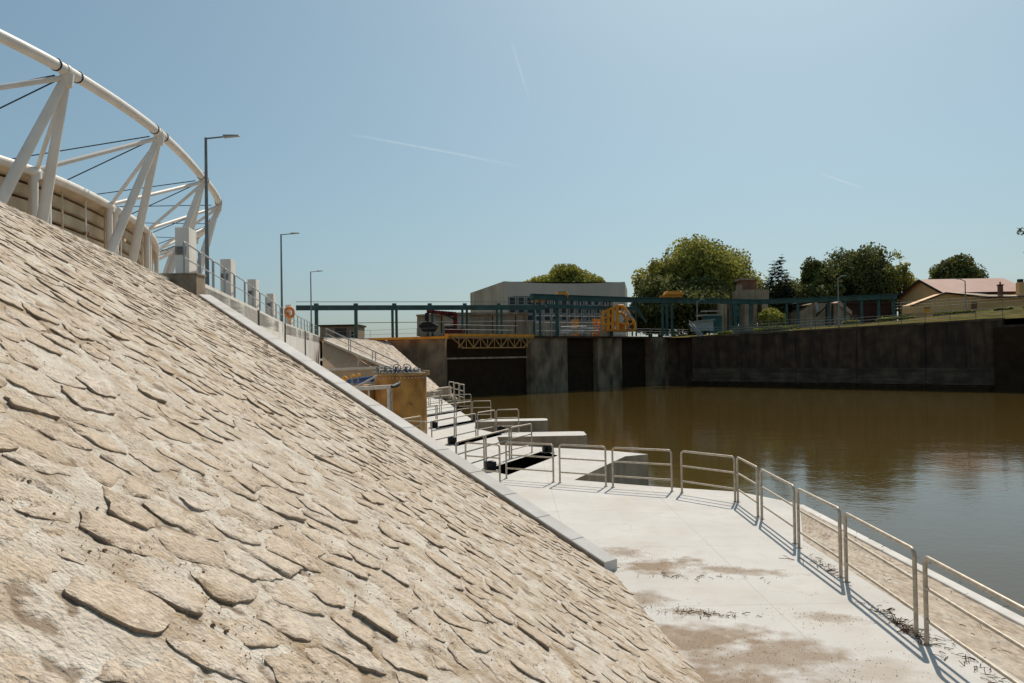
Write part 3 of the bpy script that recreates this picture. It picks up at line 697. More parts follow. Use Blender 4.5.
# ---------------------------------------------------------------- river wall with panels, top railing, pillars, lamps
def wl(d):  # point of the wall line at depth d
    for i in range(3):
        if d <= W[i+1].y or i == 2:
            t = (d-W[i].y)/(W[i+1].y-W[i].y); return W[i].lerp(W[i+1], t)
rw = thing('river_wall', 'long pale concrete retaining wall with vertical joints, receding under the top railing', 'wall', (W[0].x, W[0].y, SZ))
ds = [26.9, 30.5, 34.2, 38, 43.6]+[43.9+i*4.2 for i in range(1, 13)]
bounds = [(26.0, 30.6), (30.6, 34.4), (34.4, 38.6), (38.6, 43.7), (44.3, 48.2), (48.2, 52.2), (52.2, 56.2), (56.2, 60.2), (60.9, 65), (65, 69.2), (69.2, 73.4), (73.4, 76.8), (77.6, 82), (82, 87), (87, 92), (92, 97)]
for a, b_ in bounds:
    p, q = wl(a+.02), wl(b_-.02); n_ = Vector(((q-p).y, -(q-p).x)).normalized()
    m_ = MB(); m_.poly_extrude([(p.x, p.y, SZ-.3), (q.x, q.y, SZ-.3), (q.x, q.y, TOPZ+.1), (p.x, p.y, TOPZ+.1)], (-n_.x*.35, -n_.y*.35, 0))
    m_.build('wall_panel', M['wall'], rw)
m_ = MB()
for i in range(3):
    p, q = W[i], W[i+1]; n_ = Vector(((q-p).y, -(q-p).x)).normalized()
    m_.poly_extrude([(p.x-n_.x*.05, p.y-n_.y*.05, SZ-.3), (q.x-n_.x*.05, q.y-n_.y*.05, SZ-.3), (q.x-n_.x*.05, q.y-n_.y*.05, TOPZ+.05), (p.x-n_.x*.05, p.y-n_.y*.05, TOPZ+.05)], (-n_.x*.28, -n_.y*.28, 0))
m_.build('joint_backing', M['wall_dark'], rw)
for dj in (44.0, 60.55, 77.2):
    p = wl(dj); MB().box((p.x+.03, p.y, (SZ+TOPZ)/2), (.12, .14, TOPZ-SZ+.1), .18).build('pilaster_shadow', M['wall_dark'], rw)  # dark strips standing in for pilaster shadows on the wall
d = 25.95; i = 0; names = []
while d < 92:
    L = 2.6 if d < 34 else 3.2
    p, q = wl(d)+Vector((-.1, 0)), wl(d+L-.25)+Vector((-.1, 0))
    if i == 0: lb = 'steel railing panel on the stained block at the top of the kerb'
    else:
        lb = 'steel railing panel on top of the river wall, number %d beyond the stained block' % i
    panel(p, q, lb, 'railing panels along the top of the river wall', z=TOPZ+.1, mt=M['galv_far'], n=6, rails=(.58,), r=.03)
    d += L; i += 1
PD = [(28.9, 'nearest and tallest-looking concrete pillar, beside the first lamp post'), (38.0, 'second nearest concrete pillar behind the wall railing'), (47.6, 'third nearest concrete pillar behind the wall railing'), (58.0, 'fourth nearest concrete pillar, just before the second lamp post'), (70, 'farthest small concrete pillar next to the orange lifebuoy')]
for d, lb in PD:
    p = wl(d)+Vector((-.68, 0)); t = thing('concrete_pillar', lb, 'pillar', (p.x, p.y, TOPZ), 'concrete pillars along the promenade')
    MB().box((p.x, p.y, TOPZ+1.04), (.48, .95, 2.1), .1).bevel('shaft', M['wall'], t, .02)
    MB().lathe((p.x, p.y-.50, TOPZ+1.25), [(0, -.10), (.09, -.10), (.12, -.06), (.12, .02)], 14, 'y').build('lamp_niche', M['wall_dark'], t)
    MB().box((p.x, p.y-.486, TOPZ+1.25), (.36, .03, .30), .1).build('niche_plate', M['steelgrey'], t)
for d, h, px, lb in ((33.5, 6.7, 207.5, 'tall grey street lamp nearest the stadium trusses'), (61, 6.9, 281.8, 'middle grey street lamp above the river wall'), (92, 7.4, 311, 'farthest small grey street lamp at the end of the river wall')):
    b_ = at_d(px, 300, d); x, y = b_.x, b_.y
    t = thing('street_lamp', lb, 'street lamp', (x, y, TOPZ), 'street lamps along the promenade')
    MB().tube([(x, y, TOPZ-.1), (x, y, TOPZ+h)], [.09, .055], 10).build('pole', M['lamp'], t)
    MB().tube([(x, y, TOPZ+h-.04), (x+.9, y-.05, TOPZ+h+.02)], .035, 8).build('arm', M['lamp'], t)
    hd = MB().add([(x+.75, y-.14, TOPZ+h-.02), (x+1.45, y-.11, TOPZ+h+.03), (x+1.45, y+.09, TOPZ+h+.03), (x+.75, y+.12, TOPZ+h-.02),
                   (x+.75, y-.12, TOPZ+h+.10), (x+1.40, y-.08, TOPZ+h+.09), (x+1.40, y+.06, TOPZ+h+.09), (x+.75, y+.10, TOPZ+h+.10)],
                  [(0, 3, 2, 1), (4, 5, 6, 7), (0, 1, 5, 4), (1, 2, 6, 5), (2, 3, 7, 6), (3, 0, 4, 7)])
    hd.bevel('lamp_head', M['lamp_head'], t, .02)
    MB().box((x, y, TOPZ+.03), (.36, .36, .06)).build('base_plate', M['lamp'], t)
lr = at_d(289.5, 312.5, 60); t = thing('lifebuoy', 'orange lifebuoy hanging on the wall railing', 'lifebuoy', lr)
rg = MB().ring(lr, .36, .11, (.75, -.6, .05), 24, 10); rg.build('ring', M['lifering'], t)
MB().ring(lr, .47, .012, (.75, -.6, .05), 24, 5).build('grab_rope', M['frame'], t)
MB().bar((lr.x-.08, lr.y+.08, lr.z-.8), (lr.x-.08, lr.y+.08, lr.z+.5), .08, .05).build('holder', M['orange'], t)

# ---------------------------------------------------------------- stadium
def crom(pts, n=10):
    out = []; P_ = [pts[0]*2-pts[1]]+pts+[pts[-1]*2-pts[-2]]
    for i in range(1, len(P_)-2):
        for k in range(n):
            t = k/n; a, b, c, d_ = P_[i-1], P_[i], P_[i+1], P_[i+2]
            out.append(.5*((2*b)+(c-a)*t+(2*a-5*b+4*c-d_)*t*t+(3*b-a-3*c+d_)*t**3))
    out.append(pts[-1]); return out
RZ = EZ+14; LZ = EZ+9.9
def onz(px, py, z): return on_z(px, py, z)
U = [Vector((-23.5, 17, RZ)), Vector((-22.4, 28.5, RZ)), onz(67, 71, RZ), onz(159, 133, RZ), onz(203, 178, RZ), onz(218.5, 203, RZ), onz(211.5, 222, RZ), onz(196, 237, RZ), onz(172, 249, RZ), onz(140, 259, RZ)]
Lw = [Vector((-26.6, 20, LZ)), Vector((-25.8, 31, LZ)), onz(36, 172, LZ), onz(110, 206, LZ), onz(147, 231, LZ), onz(156.5, 251, LZ), onz(148, 266, LZ), onz(128, 276, LZ), onz(100, 284, LZ)]
stt = thing('stadium_stand', 'stadium stand with beige stepped cladding under a white tubular roof truss', 'stadium', (-26, 40, TOPZ))
MB().tube(crom(U, 12), .27, 16).build('upper_ring_tube', M['white'], stt)
MB().tube(crom(Lw, 12), .24, 14).build('lower_ring_tube', M['white'], stt)
cc = Vector((-60, 62, 0))
def inward(p): v = Vector((cc.x-p.x, (cc.y-p.y)*(.0 if p.y < 62 else .6), 0)); return v.normalized()
for i, u in enumerate(U[1:9], 1):
    tg = (U[min(i+1, len(U)-1)]-U[i-1]).normalized(); iw = inward(u)
    for sgn, sc in ((-1, 1.05), (1, .62)):
        b_ = u+iw*3.3+tg*3.2*sgn*sc; b_.z = TOPZ-.2
        MB().tube([u+Vector((0, 0, -.2)), (u*.5+b_*.5), b_], [.20, .26, .27], 14).build('truss_leg', M['white'], stt)
    # node collars
    for s_ in (-.85, -.15, .85):
        c = u+tg*s_; MB().tube([c-tg*(.025 if s_ != -.15 else .1), c+tg*(.025 if s_ != -.15 else .1)], .31 if s_ != -.15 else .30, 16).build('collar', M['white'] if s_ == -.15 else M['cable'], stt)
    MB().tube([u+Vector((0, 0, -.15)), u+Vector((0, 0, -.75))], [.32, .24], 12).build('node_boss', M['white'], stt)
    if i < len(Lw):
        MB().tube([u+Vector((0, 0, -.4)), Lw[i]], .11, 10).build('strut', M['white'], stt)
    if 0 < i-1 < len(Lw):
        MB().tube([u+Vector((0, 0, -.3)), Lw[i-1]+Vector((0, 0, .1))], .13, 10).build('strut', M['white'], stt)
    e = u+iw*30+Vector((0, 10 if u.y < 62 else 0, -1)); MB().tube([u+iw*.6+Vector((0, 0, -.2)), e], .035, 6).build('stay_cable', M['cable'], stt)
    e = u+iw*17+Vector((0, 2, -7)); MB().tube([u+iw*.4+Vector((0, 0, -.4)), e], .035, 6).build('stay_cable', M['cable'], stt)
for i, p in enumerate(Lw):
    tg = (Lw[min(i+1, len(Lw)-1)]-Lw[max(i-1, 0)]).normalized()
    for s_ in (-.15, .95):
        MB().tube([p+tg*s_, Vector(((p+tg*s_).x, (p+tg*s_).y, TOPZ-.1))], .19, 12).build('column', M['white'], stt)
    MB().tube([p+Vector((0, 0, -.35)), p+Vector((0, 0, -.05))], .27, 12).build('column_head', M['white'], stt)
LC = crom(Lw, 6)
def ribbon(off0, z0, off1, z1, m_, nm):
    vs = []
    for i, p in enumerate(LC):
        iw = inward(p); a = p+iw*off0; b = p+iw*off1; vs += [(a.x, a.y, z0), (b.x, b.y, z1)]
    MB().add(vs, [(2*i, 2*i+1, 2*i+3, 2*i+2) for i in range(len(LC)-1)]).build(nm, m_, stt)
steps = 9; z = TOPZ-.2; off = 1.9; H_ = (LZ-.35-z)/steps
for k in range(steps):
    ribbon(off, z, off-.05, z+H_*.78, M['stand'], 'cladding_band')
    ribbon(off-.05, z+H_*.78, off-.05+.25, z+H_*.80, M['stand'], 'cladding_soffit')
    ribbon(off+.20, z+H_*.80, off+.20, z+H_, M['stand_dark'], 'cladding_gap')
    ribbon(off+.2, z+H_, off-.19, z+H_+.005, M['stand'], 'cladding_soffit')
    z += H_; off -= .13
for i in range(2, len(LC)-2, 2):
    p = LC[i]; iw = inward(p); a = p+iw*.35
    MB().tube([(a.x, a.y, TOPZ-.1), (a.x, a.y, LZ-.3)], .05, 6).build('mullion', M['stand'] if i % 4 else M['white'], stt)
ribbon(.75, LZ-.36, .25, LZ-.05, M['stand'], 'terrace')
# dark broken openings between cladding bands
for i in range(26):
    k = random.randrange(4, len(LC)-8); p = LC[k]; q = LC[k+1]; iw = inward(p); tt = random.random(); c = p.lerp(q, tt)+iw*(random.uniform(.3, .6)); z_ = random.uniform(TOPZ+1.6, LZ-.7)
    tg = (q-p).normalized(); L_ = random.uniform(.4, 1.6)
    MB().bar((c.x, c.y, z_), (c.x+tg.x*L_, c.y+tg.y*L_, z_+random.uniform(-.1, .1)), .2, random.uniform(.08, .26)).build('loose_board', random.choice([M['stand'], M['stand_dark']]), stt)

# ---------------------------------------------------------------- land beyond
DZ = EZ+2.6
A = Vector((-7.95, 94.8)); B = Vector((21.6, 123.5)); B2 = Vector((27.2, 121)); Cc = Vector((55.6, 90.5)); Dd = Vector((110, 31))
up_ = MB()
fl = [(-30, 113, DZ-.1), (A.x-2, 100, DZ-.1), (A.x+3, 103, DZ-.1), (B.x+1, 128, DZ-.1), (B2.x, B2.y+.6, EZ+2.28), (41.5, 106.4, EZ+2.8), (Cc.x, Cc.y+.6, EZ+3.2), (84, 60.6, EZ+4), (Dd.x, Dd.y+1, EZ+5)]
md = [(-60, 160, DZ-.1), (-14, 150, DZ-.1), (0, 150, DZ-.1), (28, 150, DZ), tuple(at_d(715, 334, 140)), tuple(at_d(880, 322.5, 122)), tuple(at_d(1024, 305.5, 112)), (110, 95, EZ+6.3), (150, 60, EZ+7)]
fa = [(-2500, 3500, DZ), (-1200, 4000, DZ), (-300, 4200, DZ), (400, 4200, DZ), (1200, 4200, EZ+3.4), (2200, 4000, EZ+4), (3500, 3500, EZ+6), (4000, 2000, EZ+6.3), (4500, 500, EZ+7)]
n_ = len(fl); up_.add(fl+md+fa, [(i, i+1, n_+i+1, n_+i) for i in range(n_-1)]+[(n_+i, n_+i+1, 2*n_+i+1, 2*n_+i) for i in range(n_-1)])
up_.build('grassy_land', M['grass'], kind='structure')

# dam with piers and gates
dm = thing('sluice_dam', 'old stained concrete sluice dam with piers and black gate openings', 'dam', (A.x, A.y, 0))
dv = (B-A); DL = dv.length; du = dv/DL; dn = Vector((du.y, -du.x))      # towards the river
if dn.y > 0: dn = -dn
def dpx(px):  # distance along the dam line seen at column px
    r_ = ray(px, 360); k = r_.x; # x = k*y
    return (k*A.y-A.x)/(du.x-k*du.y)
def dam_pt(s, off=0): p = A+du*s+dn*off; return p
def pier(s0, s1, o0, o1, z0, z1, m_=None, nm='pier', wob=0):
    a, b, c, d_ = dam_pt(s0, o0), dam_pt(s1, o0), dam_pt(s1, o1), dam_pt(s0, o1)
    MB().prism([[tuple(a), tuple(b), tuple(c), tuple(d_)]], z0, z1).build(nm, m_ or M['dam'], dm)
pier(dpx(531), dpx(567.5), 0, -8, -3, DZ-.25); pier(dpx(598), dpx(622), 0, -8, -3, DZ-.25)
pier(dpx(650), dpx(688), .6, -8, -3, DZ-.15, M['dam'])
for a, b_ in ((445.5, 531), (567.5, 598), (622, 650)):
    pier(dpx(a), dpx(b_), -.9, -1.4, -3, DZ-.5, M['dark'], 'gate_leaf')  # dark leaf set well forward to paint the opening's shade
    pier(dpx(a), dpx(b_), -.7, -.9, DZ-2.9, DZ-2.7, M['side'] if a < 500 else M['dark'], 'gate_girder')
pier(dpx(446), dpx(688), -1.5, -8, DZ-.45, DZ-.1, M['dam'], 'deck_slab')
pier(dpx(531), dpx(690), .35, -1.6, DZ-.25, DZ-.02, M['oldwall'], 'deck_edge')
# left abutment wall
AL = Vector((-24, 103))
ab = MB(); ab.prism([[(A.x, A.y), (A.x+.6, A.y+7), (AL.x, AL.y+7), (AL.x, AL.y)]], -2, EZ+2.15)
ab.build('abutment', M['dam'], dm)
od = MB(); od.bar((-30, 102.2, EZ+2.32), (A.x+.5, A.y-.25, EZ+2.32), .7, .28); od.build('deck_edge', M['orange'], dm)
od = MB(); a, b_ = dam_pt(0, .35), dam_pt(dpx(531), .35); od.bar((a.x, a.y, DZ-.02), (b_.x, b_.y, DZ-.02), .6, .3); od.build('deck_edge', M['orange'], dm)

# right river wall (old)
ow_ = thing('old_river_wall', 'long dark stained concrete river wall on the far bank with a fence on top', 'wall', (B2.x, B2.y, 0))
def wallseg(p, q, z0a, z1a, z1b, th, m_, nm, off=0):
    n2 = Vector(((q-p).y, -(q-p).x)).normalized()
    if n2.x*(-1)+n2.y*(-1) < 0: n2 = -n2
    a, b = p+n2*off, q+n2*off; c, d_ = q-n2*th, p-n2*th
    vs = [(a.x, a.y, z0a), (b.x, b.y, z0a), (c.x, c.y, z0a), (d_.x, d_.y, z0a), (a.x, a.y, z1a), (b.x, b.y, z1b), (c.x, c.y, z1b), (d_.x, d_.y, z1a)]
    MB().add(vs, [(0, 3, 2, 1), (4, 5, 6, 7), (0, 1, 5, 4), (1, 2, 6, 5), (2, 3, 7, 6), (3, 0, 4, 7)]).build(nm, m_, ow_)
def wz(p): 
    t = (p-B2).length/(Cc-B2).length; return EZ+2.3+.9*t
ns = 5
for i in range(ns):
    p, q = B2.lerp(Cc, i/ns), B2.lerp(Cc, (i+1)/ns-.0015)
    wallseg(p, q, -2, wz(p), wz(q), 1.2, M['oldwall'], 'wall_bay')
    wallseg(p, q, wz(p)-.0, wz(p)+.14, wz(q)+.14, 1.1, M['wallband'], 'coping', .12)
    wallseg(p, q, .55, 1.0, 1.0, .05, M['wallband'], 'ledge', .30)
    wallseg(p, q, 1.0, 2.5, 2.5, .03, M['wallband'], 'pale_band', .02)
    wallseg(p, q, -1, .28, .28, .05, M['dark'], 'wet_foot', .34)
wallseg(Cc, Dd, -2, EZ+2.5, EZ+4.5, 1.5, M['oldwall'], 'wall_bay', .0)
wallseg(Cc-Vector((.4, -.4)), Cc+Vector((9, -9.8)), -2, EZ+2.2, EZ+2.4, 1.5, M['dark'], 'projecting_bay', 1.6)
# joint to the dam
MB().prism([[tuple(dam_pt(dpx(687), .2)), (B2.x+.2, B2.y-.1), (B2.x+1, B2.y+3), (B.x, B.y+3)]], -2, EZ+2.35).build('wall_bay', M['oldwall'], ow_)

def rail_line(name, label, pts, h, nr, step, m_, r=.05, cat='railing', group=None, post=None):
    t = thing(name, label, cat, pts[0], group); k = 0
    for a, b_ in zip(pts[:-1], pts[1:]):
        a, b_ = Vector(a), Vector(b_); n2 = max(1, round((b_-a).length/step))
        for i in range(n2+(1 if b_ is pts[-1] else 0)):
            p = a.lerp(b_, i/n2); MB().tube([p, p+Vector((0, 0, h))], post or r, 6).build('post', m_, t)
        mr = MB()
        for j in range(nr):
            z_ = h*(1-j/nr*.98); mr.tube([a+Vector((0, 0, z_)), b_+Vector((0, 0, z_))], r*.8, 5)
        mr.build('rails', m_, t)
    return t
fence_pts = [Vector((B2.x+i/5*(Cc.x-B2.x)+.3, B2.y+i/5*(Cc.y-B2.y)+.5, EZ+2.44+.9*i/5)) for i in range(6)]
fence_pts.append(Vector((68, 78, EZ+3.9)))
rail_line('wall_fence', 'thin grey green post and rail fence along the top of the far river wall', fence_pts, 1.15, 3, 2.8, M['green_light'], .03, 'fence')
rail_line('upper_fence', 'thin dark wire fence on the grass bank in front of the tan house', [at_d(892, 312, 128), at_d(950, 308, 124), at_d(1030, 303, 118)], 1.4, 3, 3.0, M['lamp'], .025, 'fence')
rail_line('corner_railing', 'pale green railing on the projecting bay at the right edge', [Vector((56.5, 87.2, EZ+2.25)), Vector((66, 77, EZ+2.4))], 1.1, 3, 2.0, M['green_light'], .035, 'railing')
a, b_ = dam_pt(dpx(446), -.2), dam_pt(dpx(531), -.2)
rail_line('deck_railing', 'thin railing on the dam deck right behind the orange lattice girder', [Vector((a.x, a.y, DZ+.1)), Vector((b_.x, b_.y, DZ+.1))], 1.15, 2, 3.0, M['lamp'], .025)
a, b_ = dam_pt(dpx(560), .1), dam_pt(dpx(688), .1)
rail_line('deck_railing', 'pale steel railing on the dam deck in front of the orange machine', [Vector((a.x, a.y, DZ)), Vector((b_.x, b_.y, DZ))], 1.15, 3, 2.6, M['frame'], .03)
rail_line('deck_railing', 'thin grey railing on the left abutment, sky behind it', [Vector((-24, 103.5, EZ+2.4)), Vector((A.x-.5, A.y+.8, EZ+2.4))], 1.1, 2, 3.4, M['lamp'], .02)

# lattice girder hanging under the deck edge
lg = thing('lattice_girder', 'pale orange lattice girder hanging below the orange deck edge', 'girder', (A.x, A.y, DZ-1.5))
s0, s1 = dpx(446)+.3, dpx(530); nb = 12; mt = MB(); mb_ = MB(); dg = MB()
tp = lambda s: Vector((*dam_pt(s, .7), DZ-.28)); bt = lambda s: Vector((*dam_pt(s, .7), DZ-1.55))
mt.bar(tp(s0), tp(s1), .16, .16); mb_.bar(bt(s0+1.6), bt(s1-1.6), .14, .14)
for i in range(nb+1):
    s = s0+(s1-s0)*i/nb
    if 0 < i < nb:
        dg.bar(tp(s), bt(s), .09, .09)
    if 1 <= i < nb-1:
        s2 = s0+(s1-s0)*(i+1)/nb; dg.bar(bt(s), tp(s2), .10, .10) if i % 2 else dg.bar(tp(s), bt(s2), .10, .10)
dg.bar(tp(s0), bt(s0+1.9), .1, .1); dg.bar(tp(s1), bt(s1-1.9), .1, .1)
mt.build('top_chord', M['truss'], lg); mb_.build('bottom_chord', M['truss'], lg); dg.build('lattice', M['truss'], lg)

# thin left pipe bridge / crane runway
g1 = thing('left_runway', 'slender green steel runway beam on paired posts at the left of the dam', 'gantry', tuple(at_d(320, 338, 99)))
pA, pB = at_d(296, 309.6, 99), at_d(545, 304.2, 107)
pA.z = pB.z = EZ+6.4
MB().bar(pA, pB, .45, .62).build('runway_beam', M['green'], g1)
MB().tube([pA+Vector((0, -.1, .75)), pB+Vector((0, -.1, .75))], .035, 6).build('conductor_rail', M['green'], g1)
def on_line(px, a, b):
    r_ = ray(px, 320); d_ = b-a; t_ = (r_.x*a.y-a.x)/(d_.x-r_.x*d_.y); return a+d_*t_
for px in (316.5, 356, 392.5, 396.5, 428, 432.5, 462.5, 467, 497, 501.5):
    p = on_line(px, pA, pB); wd_ = .38 if px < 360 else .30
    zb = EZ+2.3 if px < 440 else DZ
    MB().box((p.x, p.y, (zb+p.z)/2+.1), (wd_, wd_, p.z-zb+.2)).build('post', M['green'], g1)
for px in (316.5, 356, 394.5, 430, 465, 499):
    p = on_line(px, pA, pB); MB().box((p.x, p.y, p.z+.42), (.5, .5, .26)).build('bearing', M['green'], g1)
pa, pb = on_line(356, pA, pB), on_line(535, pA, pB)
MB().tube([(pa.x, pa.y, EZ+4.5), (pb.x, pb.y, EZ+4.6)], .05, 6).build('tie_rail', M['frame'], g1)

# large box girder gantry
g2 = thing('right_gantry', 'long heavy green box girder gantry on tall posts across the far bank', 'gantry', tuple(at_d(611, 334, 116)))
q = [at_d(531, 300, 108.5), at_d(640, 300, 119.5), at_d(760, 300, 129), at_d(897, 300, 122)]
for v in q: v.z = EZ+7.95
q[3].z = EZ+8.0
for a, b_ in zip(q[:-1], q[1:]):
    MB().bar(a, b_, .6, .68).build('box_girder', M['green'], g2)
    MB().bar(a+Vector((0, -.32, .38)), b_+Vector((0, -.32, .38)), .4, .07).build('top_flange', M['green_light'], g2)
a, b_ = on_line(548, q[0], q[1]), on_line(611, q[0], q[1])
MB().bar((a.x, a.y-.6, a.z-1.25), (b_.x+3, b_.y+2.2, b_.z-1.25), .4, .5).build('lower_girder', M['green'], g2)
for i_ in range(11):
    p = a.lerp(b_, i_/10); MB().box((p.x, p.y-.6, p.z-.73), (.16, .3, .45)).build('spacer', M['frame'], g2)
for px in (534, 540, 557, 611, 662.5, 667, 672, 731, 735.5, 740, 751, 787, 798, 829, 845, 862, 879, 894):
    seg = 0 if px < 640 else (1 if px < 760 else 2); p = on_line(px, q[seg], q[seg+1]); zb = DZ if px < 700 else EZ+2.6
    wd_ = .5 if px in (557, 611, 735.5) else .32
    MB().box((p.x, p.y, (zb+p.z)/2), (wd_, wd_, p.z-zb)).build('post', M['green'], g2)
for px, s_ in ((624, 1), (646, -1)):
    p = on_line(px, q[0], q[1]); e = on_line(px+12*s_, q[0], q[1]); MB().bar((p.x, p.y, DZ+.1+2), (e.x, e.y, p.z-.5), .3, .3).build('brace', M['green'], g2)
for px in (632, 636):
    p = on_line(px, q[0], q[1]); MB().bar((p.x, p.y, DZ), (p.x, p.y, p.z-.4), .22, .22).build('post', M['green'], g2)

# white pipe rack in front of the building
rk = thing('pipe_rack', 'white rack of upright pipes and rails on the deck below the lower green girder', 'rack', tuple(at_d(570, 333, 114)))
a, b_ = at_d(536, 333, 111.5), at_d(604, 333, 117); 
for i in range(10):
    p = a.lerp(b_, i/9); MB().tube([(p.x, p.y, DZ), (p.x, p.y, DZ+3.9)], .075, 8).build('upright', M['frame'], rk)
for hz in (.8, 2.0, 2.9):
    MB().tube([(a.x, a.y, DZ+hz), (b_.x, b_.y, DZ+hz)], .05, 6).build('rail', M['frame'], rk)
for i in range(3):
    p = at_d(561, 327+i*2.6, 110.2-i*.2); e = at_d(602, 326+i*2.4, 113.4); MB().tube([p, e], .09, 8).build('stacked_pipe', M['frame'], rk)
for i, px in enumerate((553, 575, 583, 596)):
    p = at_d(px, 326, 117.5); MB().box((p.x, p.y, DZ+1.3), (1.0, .8, 2.6)).build('cabinet', M['orange'] if i % 2 else M['lamp'], rk)

# orange trash-rake machine
om = thing('rake_machine', 'orange trash rake machine with latticed legs standing on the dam deck', 'machine', tuple(at_d(618, 333, 115)))
bb = lambda px, py, d=115.5: at_d(px, py, d)
def poly2(pts, d, dep, nm, m_, par): 
    ps = [at_d(x, y, d) for x, y in pts]; MB().poly_extrude(ps, (0, dep, 0)).build(nm, m_, par)
def seg(a, b, w_, nm, m_=None, d=115):
    MB().bar(at_d(*a, d), at_d(*b, d), w_, w_).build(nm, m_ or M['orange'], om)
for dd in (114.4, 116.2):
    for a, b in (((602, 330), (603, 311)), ((608, 330), (608.5, 310)), ((618, 330), (617, 306)), ((612.5, 330), (613, 308))): seg(a, b, .42, 'mast', d=dd)
    for a, b in (((602, 313), (618, 305.5)), ((602, 319), (613, 315)), ((602, 325), (618, 322))): seg(a, b, .34, 'cross_beam', d=dd)
    arch = [(617, 306.5), (619.5, 305.8), (623, 306), (625, 308.5), (633.5, 321), (634.5, 323), (635.5, 330)]
    MB().tube([at_d(x, y, dd) for x, y in arch], .2, 8).build('curved_boom', M['orange'], om)
    MB().tube([at_d(x, y, dd) for x, y in [(618, 313), (622, 313), (626, 318), (628, 330)]], .2, 8).build('inner_boom', M['ochre'], om)
    for a, b in (((622, 306), (622, 313)), ((627, 309), (624, 315)), ((631, 316), (626, 320)), ((633, 323), (627, 326)), ((618, 322), (627, 325))): seg(a, b, .18, 'lattice_bar', d=dd)
for a, b in (((603, 328), (608, 320)), ((603, 318), (608, 325)), ((608, 328), (613, 320)), ((608, 313), (613, 321)), ((613, 328), (618, 318))): seg(a, b, .16, 'lattice_bar', M['ochre'])
poly2([(620, 330), (625, 330), (625, 323), (620, 322)], 115, 1.2, 'engine_house', M['ochre'], om)
poly2([(601, 328.6), (636, 329.4), (636, 331.4), (601, 331)], 114.3, 2.4, 'chassis', M['ochre'], om)
MB().bar(at_d(626, 311, 113.8), at_d(632.5, 318.5, 113.8), .16, .32).build('white_panel', M['frame'], om)
for px, py, w_, lb in ((539.5, 298.2, 13, 'orange topped hoist cabin on the left end of the green box girder'), (562, 294.6, 14, 'flat orange hoist on the green girder in front of the grey building'), (673, 293.6, 22, 'flat orange hoist on the green girder below the large tree')):
    p = at_d(px, py, 112 if px < 650 else 121.5); t = thing('hoist', lb, 'hoist', p, 'orange hoists on top of the green girder')
    w2 = w_/800*p.y
    MB().box((p.x, p.y, p.z+.05), (w2*.9, 1.5, .55 if px > 550 else .9), .1, .8).bevel('cover', M['orange'], t, .1)
    MB().box((p.x-w2*.1, p.y, p.z-.42), (w2, 1.1, .3), .1).build('trolley', M['ochre'], t)
    MB().box((p.x, p.y-.2, p.z+(.36 if px > 550 else .52)), (w2*.6, .8, .08), .1).build('lid', M['truss'], t)

# dark red loader crane with black clamshell grab
cr = thing('loader_crane', 'dark red loader crane with folded boom and black clamshell grab', 'crane', tuple(at_d(455, 333, 101)))
D0 = 100
MB().bar(at_d(455, 333, D0), at_d(455.5, 314, D0), .5, .5).build('column', M['red'], cr)
MB().box(tuple(at_d(455, 331, D0)), (2.6, 1.5, .55)).build('base', M['red'], cr)
MB().bar(at_d(457, 315, D0), at_d(440, 313.5, D0), .26, .36).build('boom', M['red'], cr)
MB().bar(at_d(442, 313, D0), at_d(427, 312, D0), .24, .30).build('outer_boom', M['red'], cr)
MB().bar(at_d(456, 320, D0-.4), at_d(445, 314.5, D0-.4), .2, .2).build('ram', M['black'], cr)
for i in range(9):
    p = at_d(429+i*3.2, 311.3+i*.25, D0-.3); MB().box(tuple(p), (.3, .35, .35), i).build('hose_clamp', M['red'], cr)
MB().bar(at_d(427, 313, D0), at_d(427, 321, D0), .5, .45).build('rotator', M['black'], cr)
poly2([(418.5, 326), (423, 322), (431.5, 322), (438, 326), (434, 331.5), (423, 331.5)], D0-.6, 1.3, 'clamshell', M['black'], cr)
MB().box(tuple(at_d(450, 328.5, D0)), (1.3, 1.2, .5)).build('valve_block', M['black'], cr)
# small cabin with air conditioner
cb = thing('cabin', 'small flat roofed brown cabin with white air conditioner behind the slope', 'cabin', tuple(at_d(337, 338, 112)))
poly2([(320, 340), (358, 340), (358, 325.8), (320, 326.5)], 112, 5, 'wall', M['cabin'], cb)
poly2([(318.5, 326.6), (358.6, 325.9), (358.6, 324.2), (318.5, 324.9)], 111.6, 6, 'roof', M['tan_dark'], cb)
poly2([(335, 336), (346, 336), (346, 328.3), (335, 328.3)], 111.9, .05, 'window', M['glass'], cb)
poly2([(349.5, 338), (355.5, 338), (355.5, 331), (349.5, 331)], 111.2, .7, 'air_conditioner', M['frame'], cb)
for py in (332.8, 336.2):
    p = at_d(352.3, py, 111.15); MB().lathe(p, [(0, -.02), (.17, -.02), (.17, .04)], 12, 'y').build('fan', M['black'], cb)

# long stained concrete block on the deck
lb_ = thing('concrete_block_wall', 'long low stained concrete block behind the red crane', 'building', tuple(at_d(470, 334, 113)))
poly2([(417, 336), (527, 335), (527, 313.2), (450, 313.2), (417, 315.5)], 111, 4, 'wall', M['block'], lb_)
poly2([(416, 316), (528, 314), (528, 312.4), (450, 312.4), (416, 314.6)], 110.7, 4.6, 'roof_slab', M['cream'], lb_)
for px in (441, 466, 492, 515):
    poly2([(px, 333), (px+.9, 333), (px+.9, 315.5), (px, 315.5)], 110.9, .1, 'joint', M['tan_dark'], lb_)

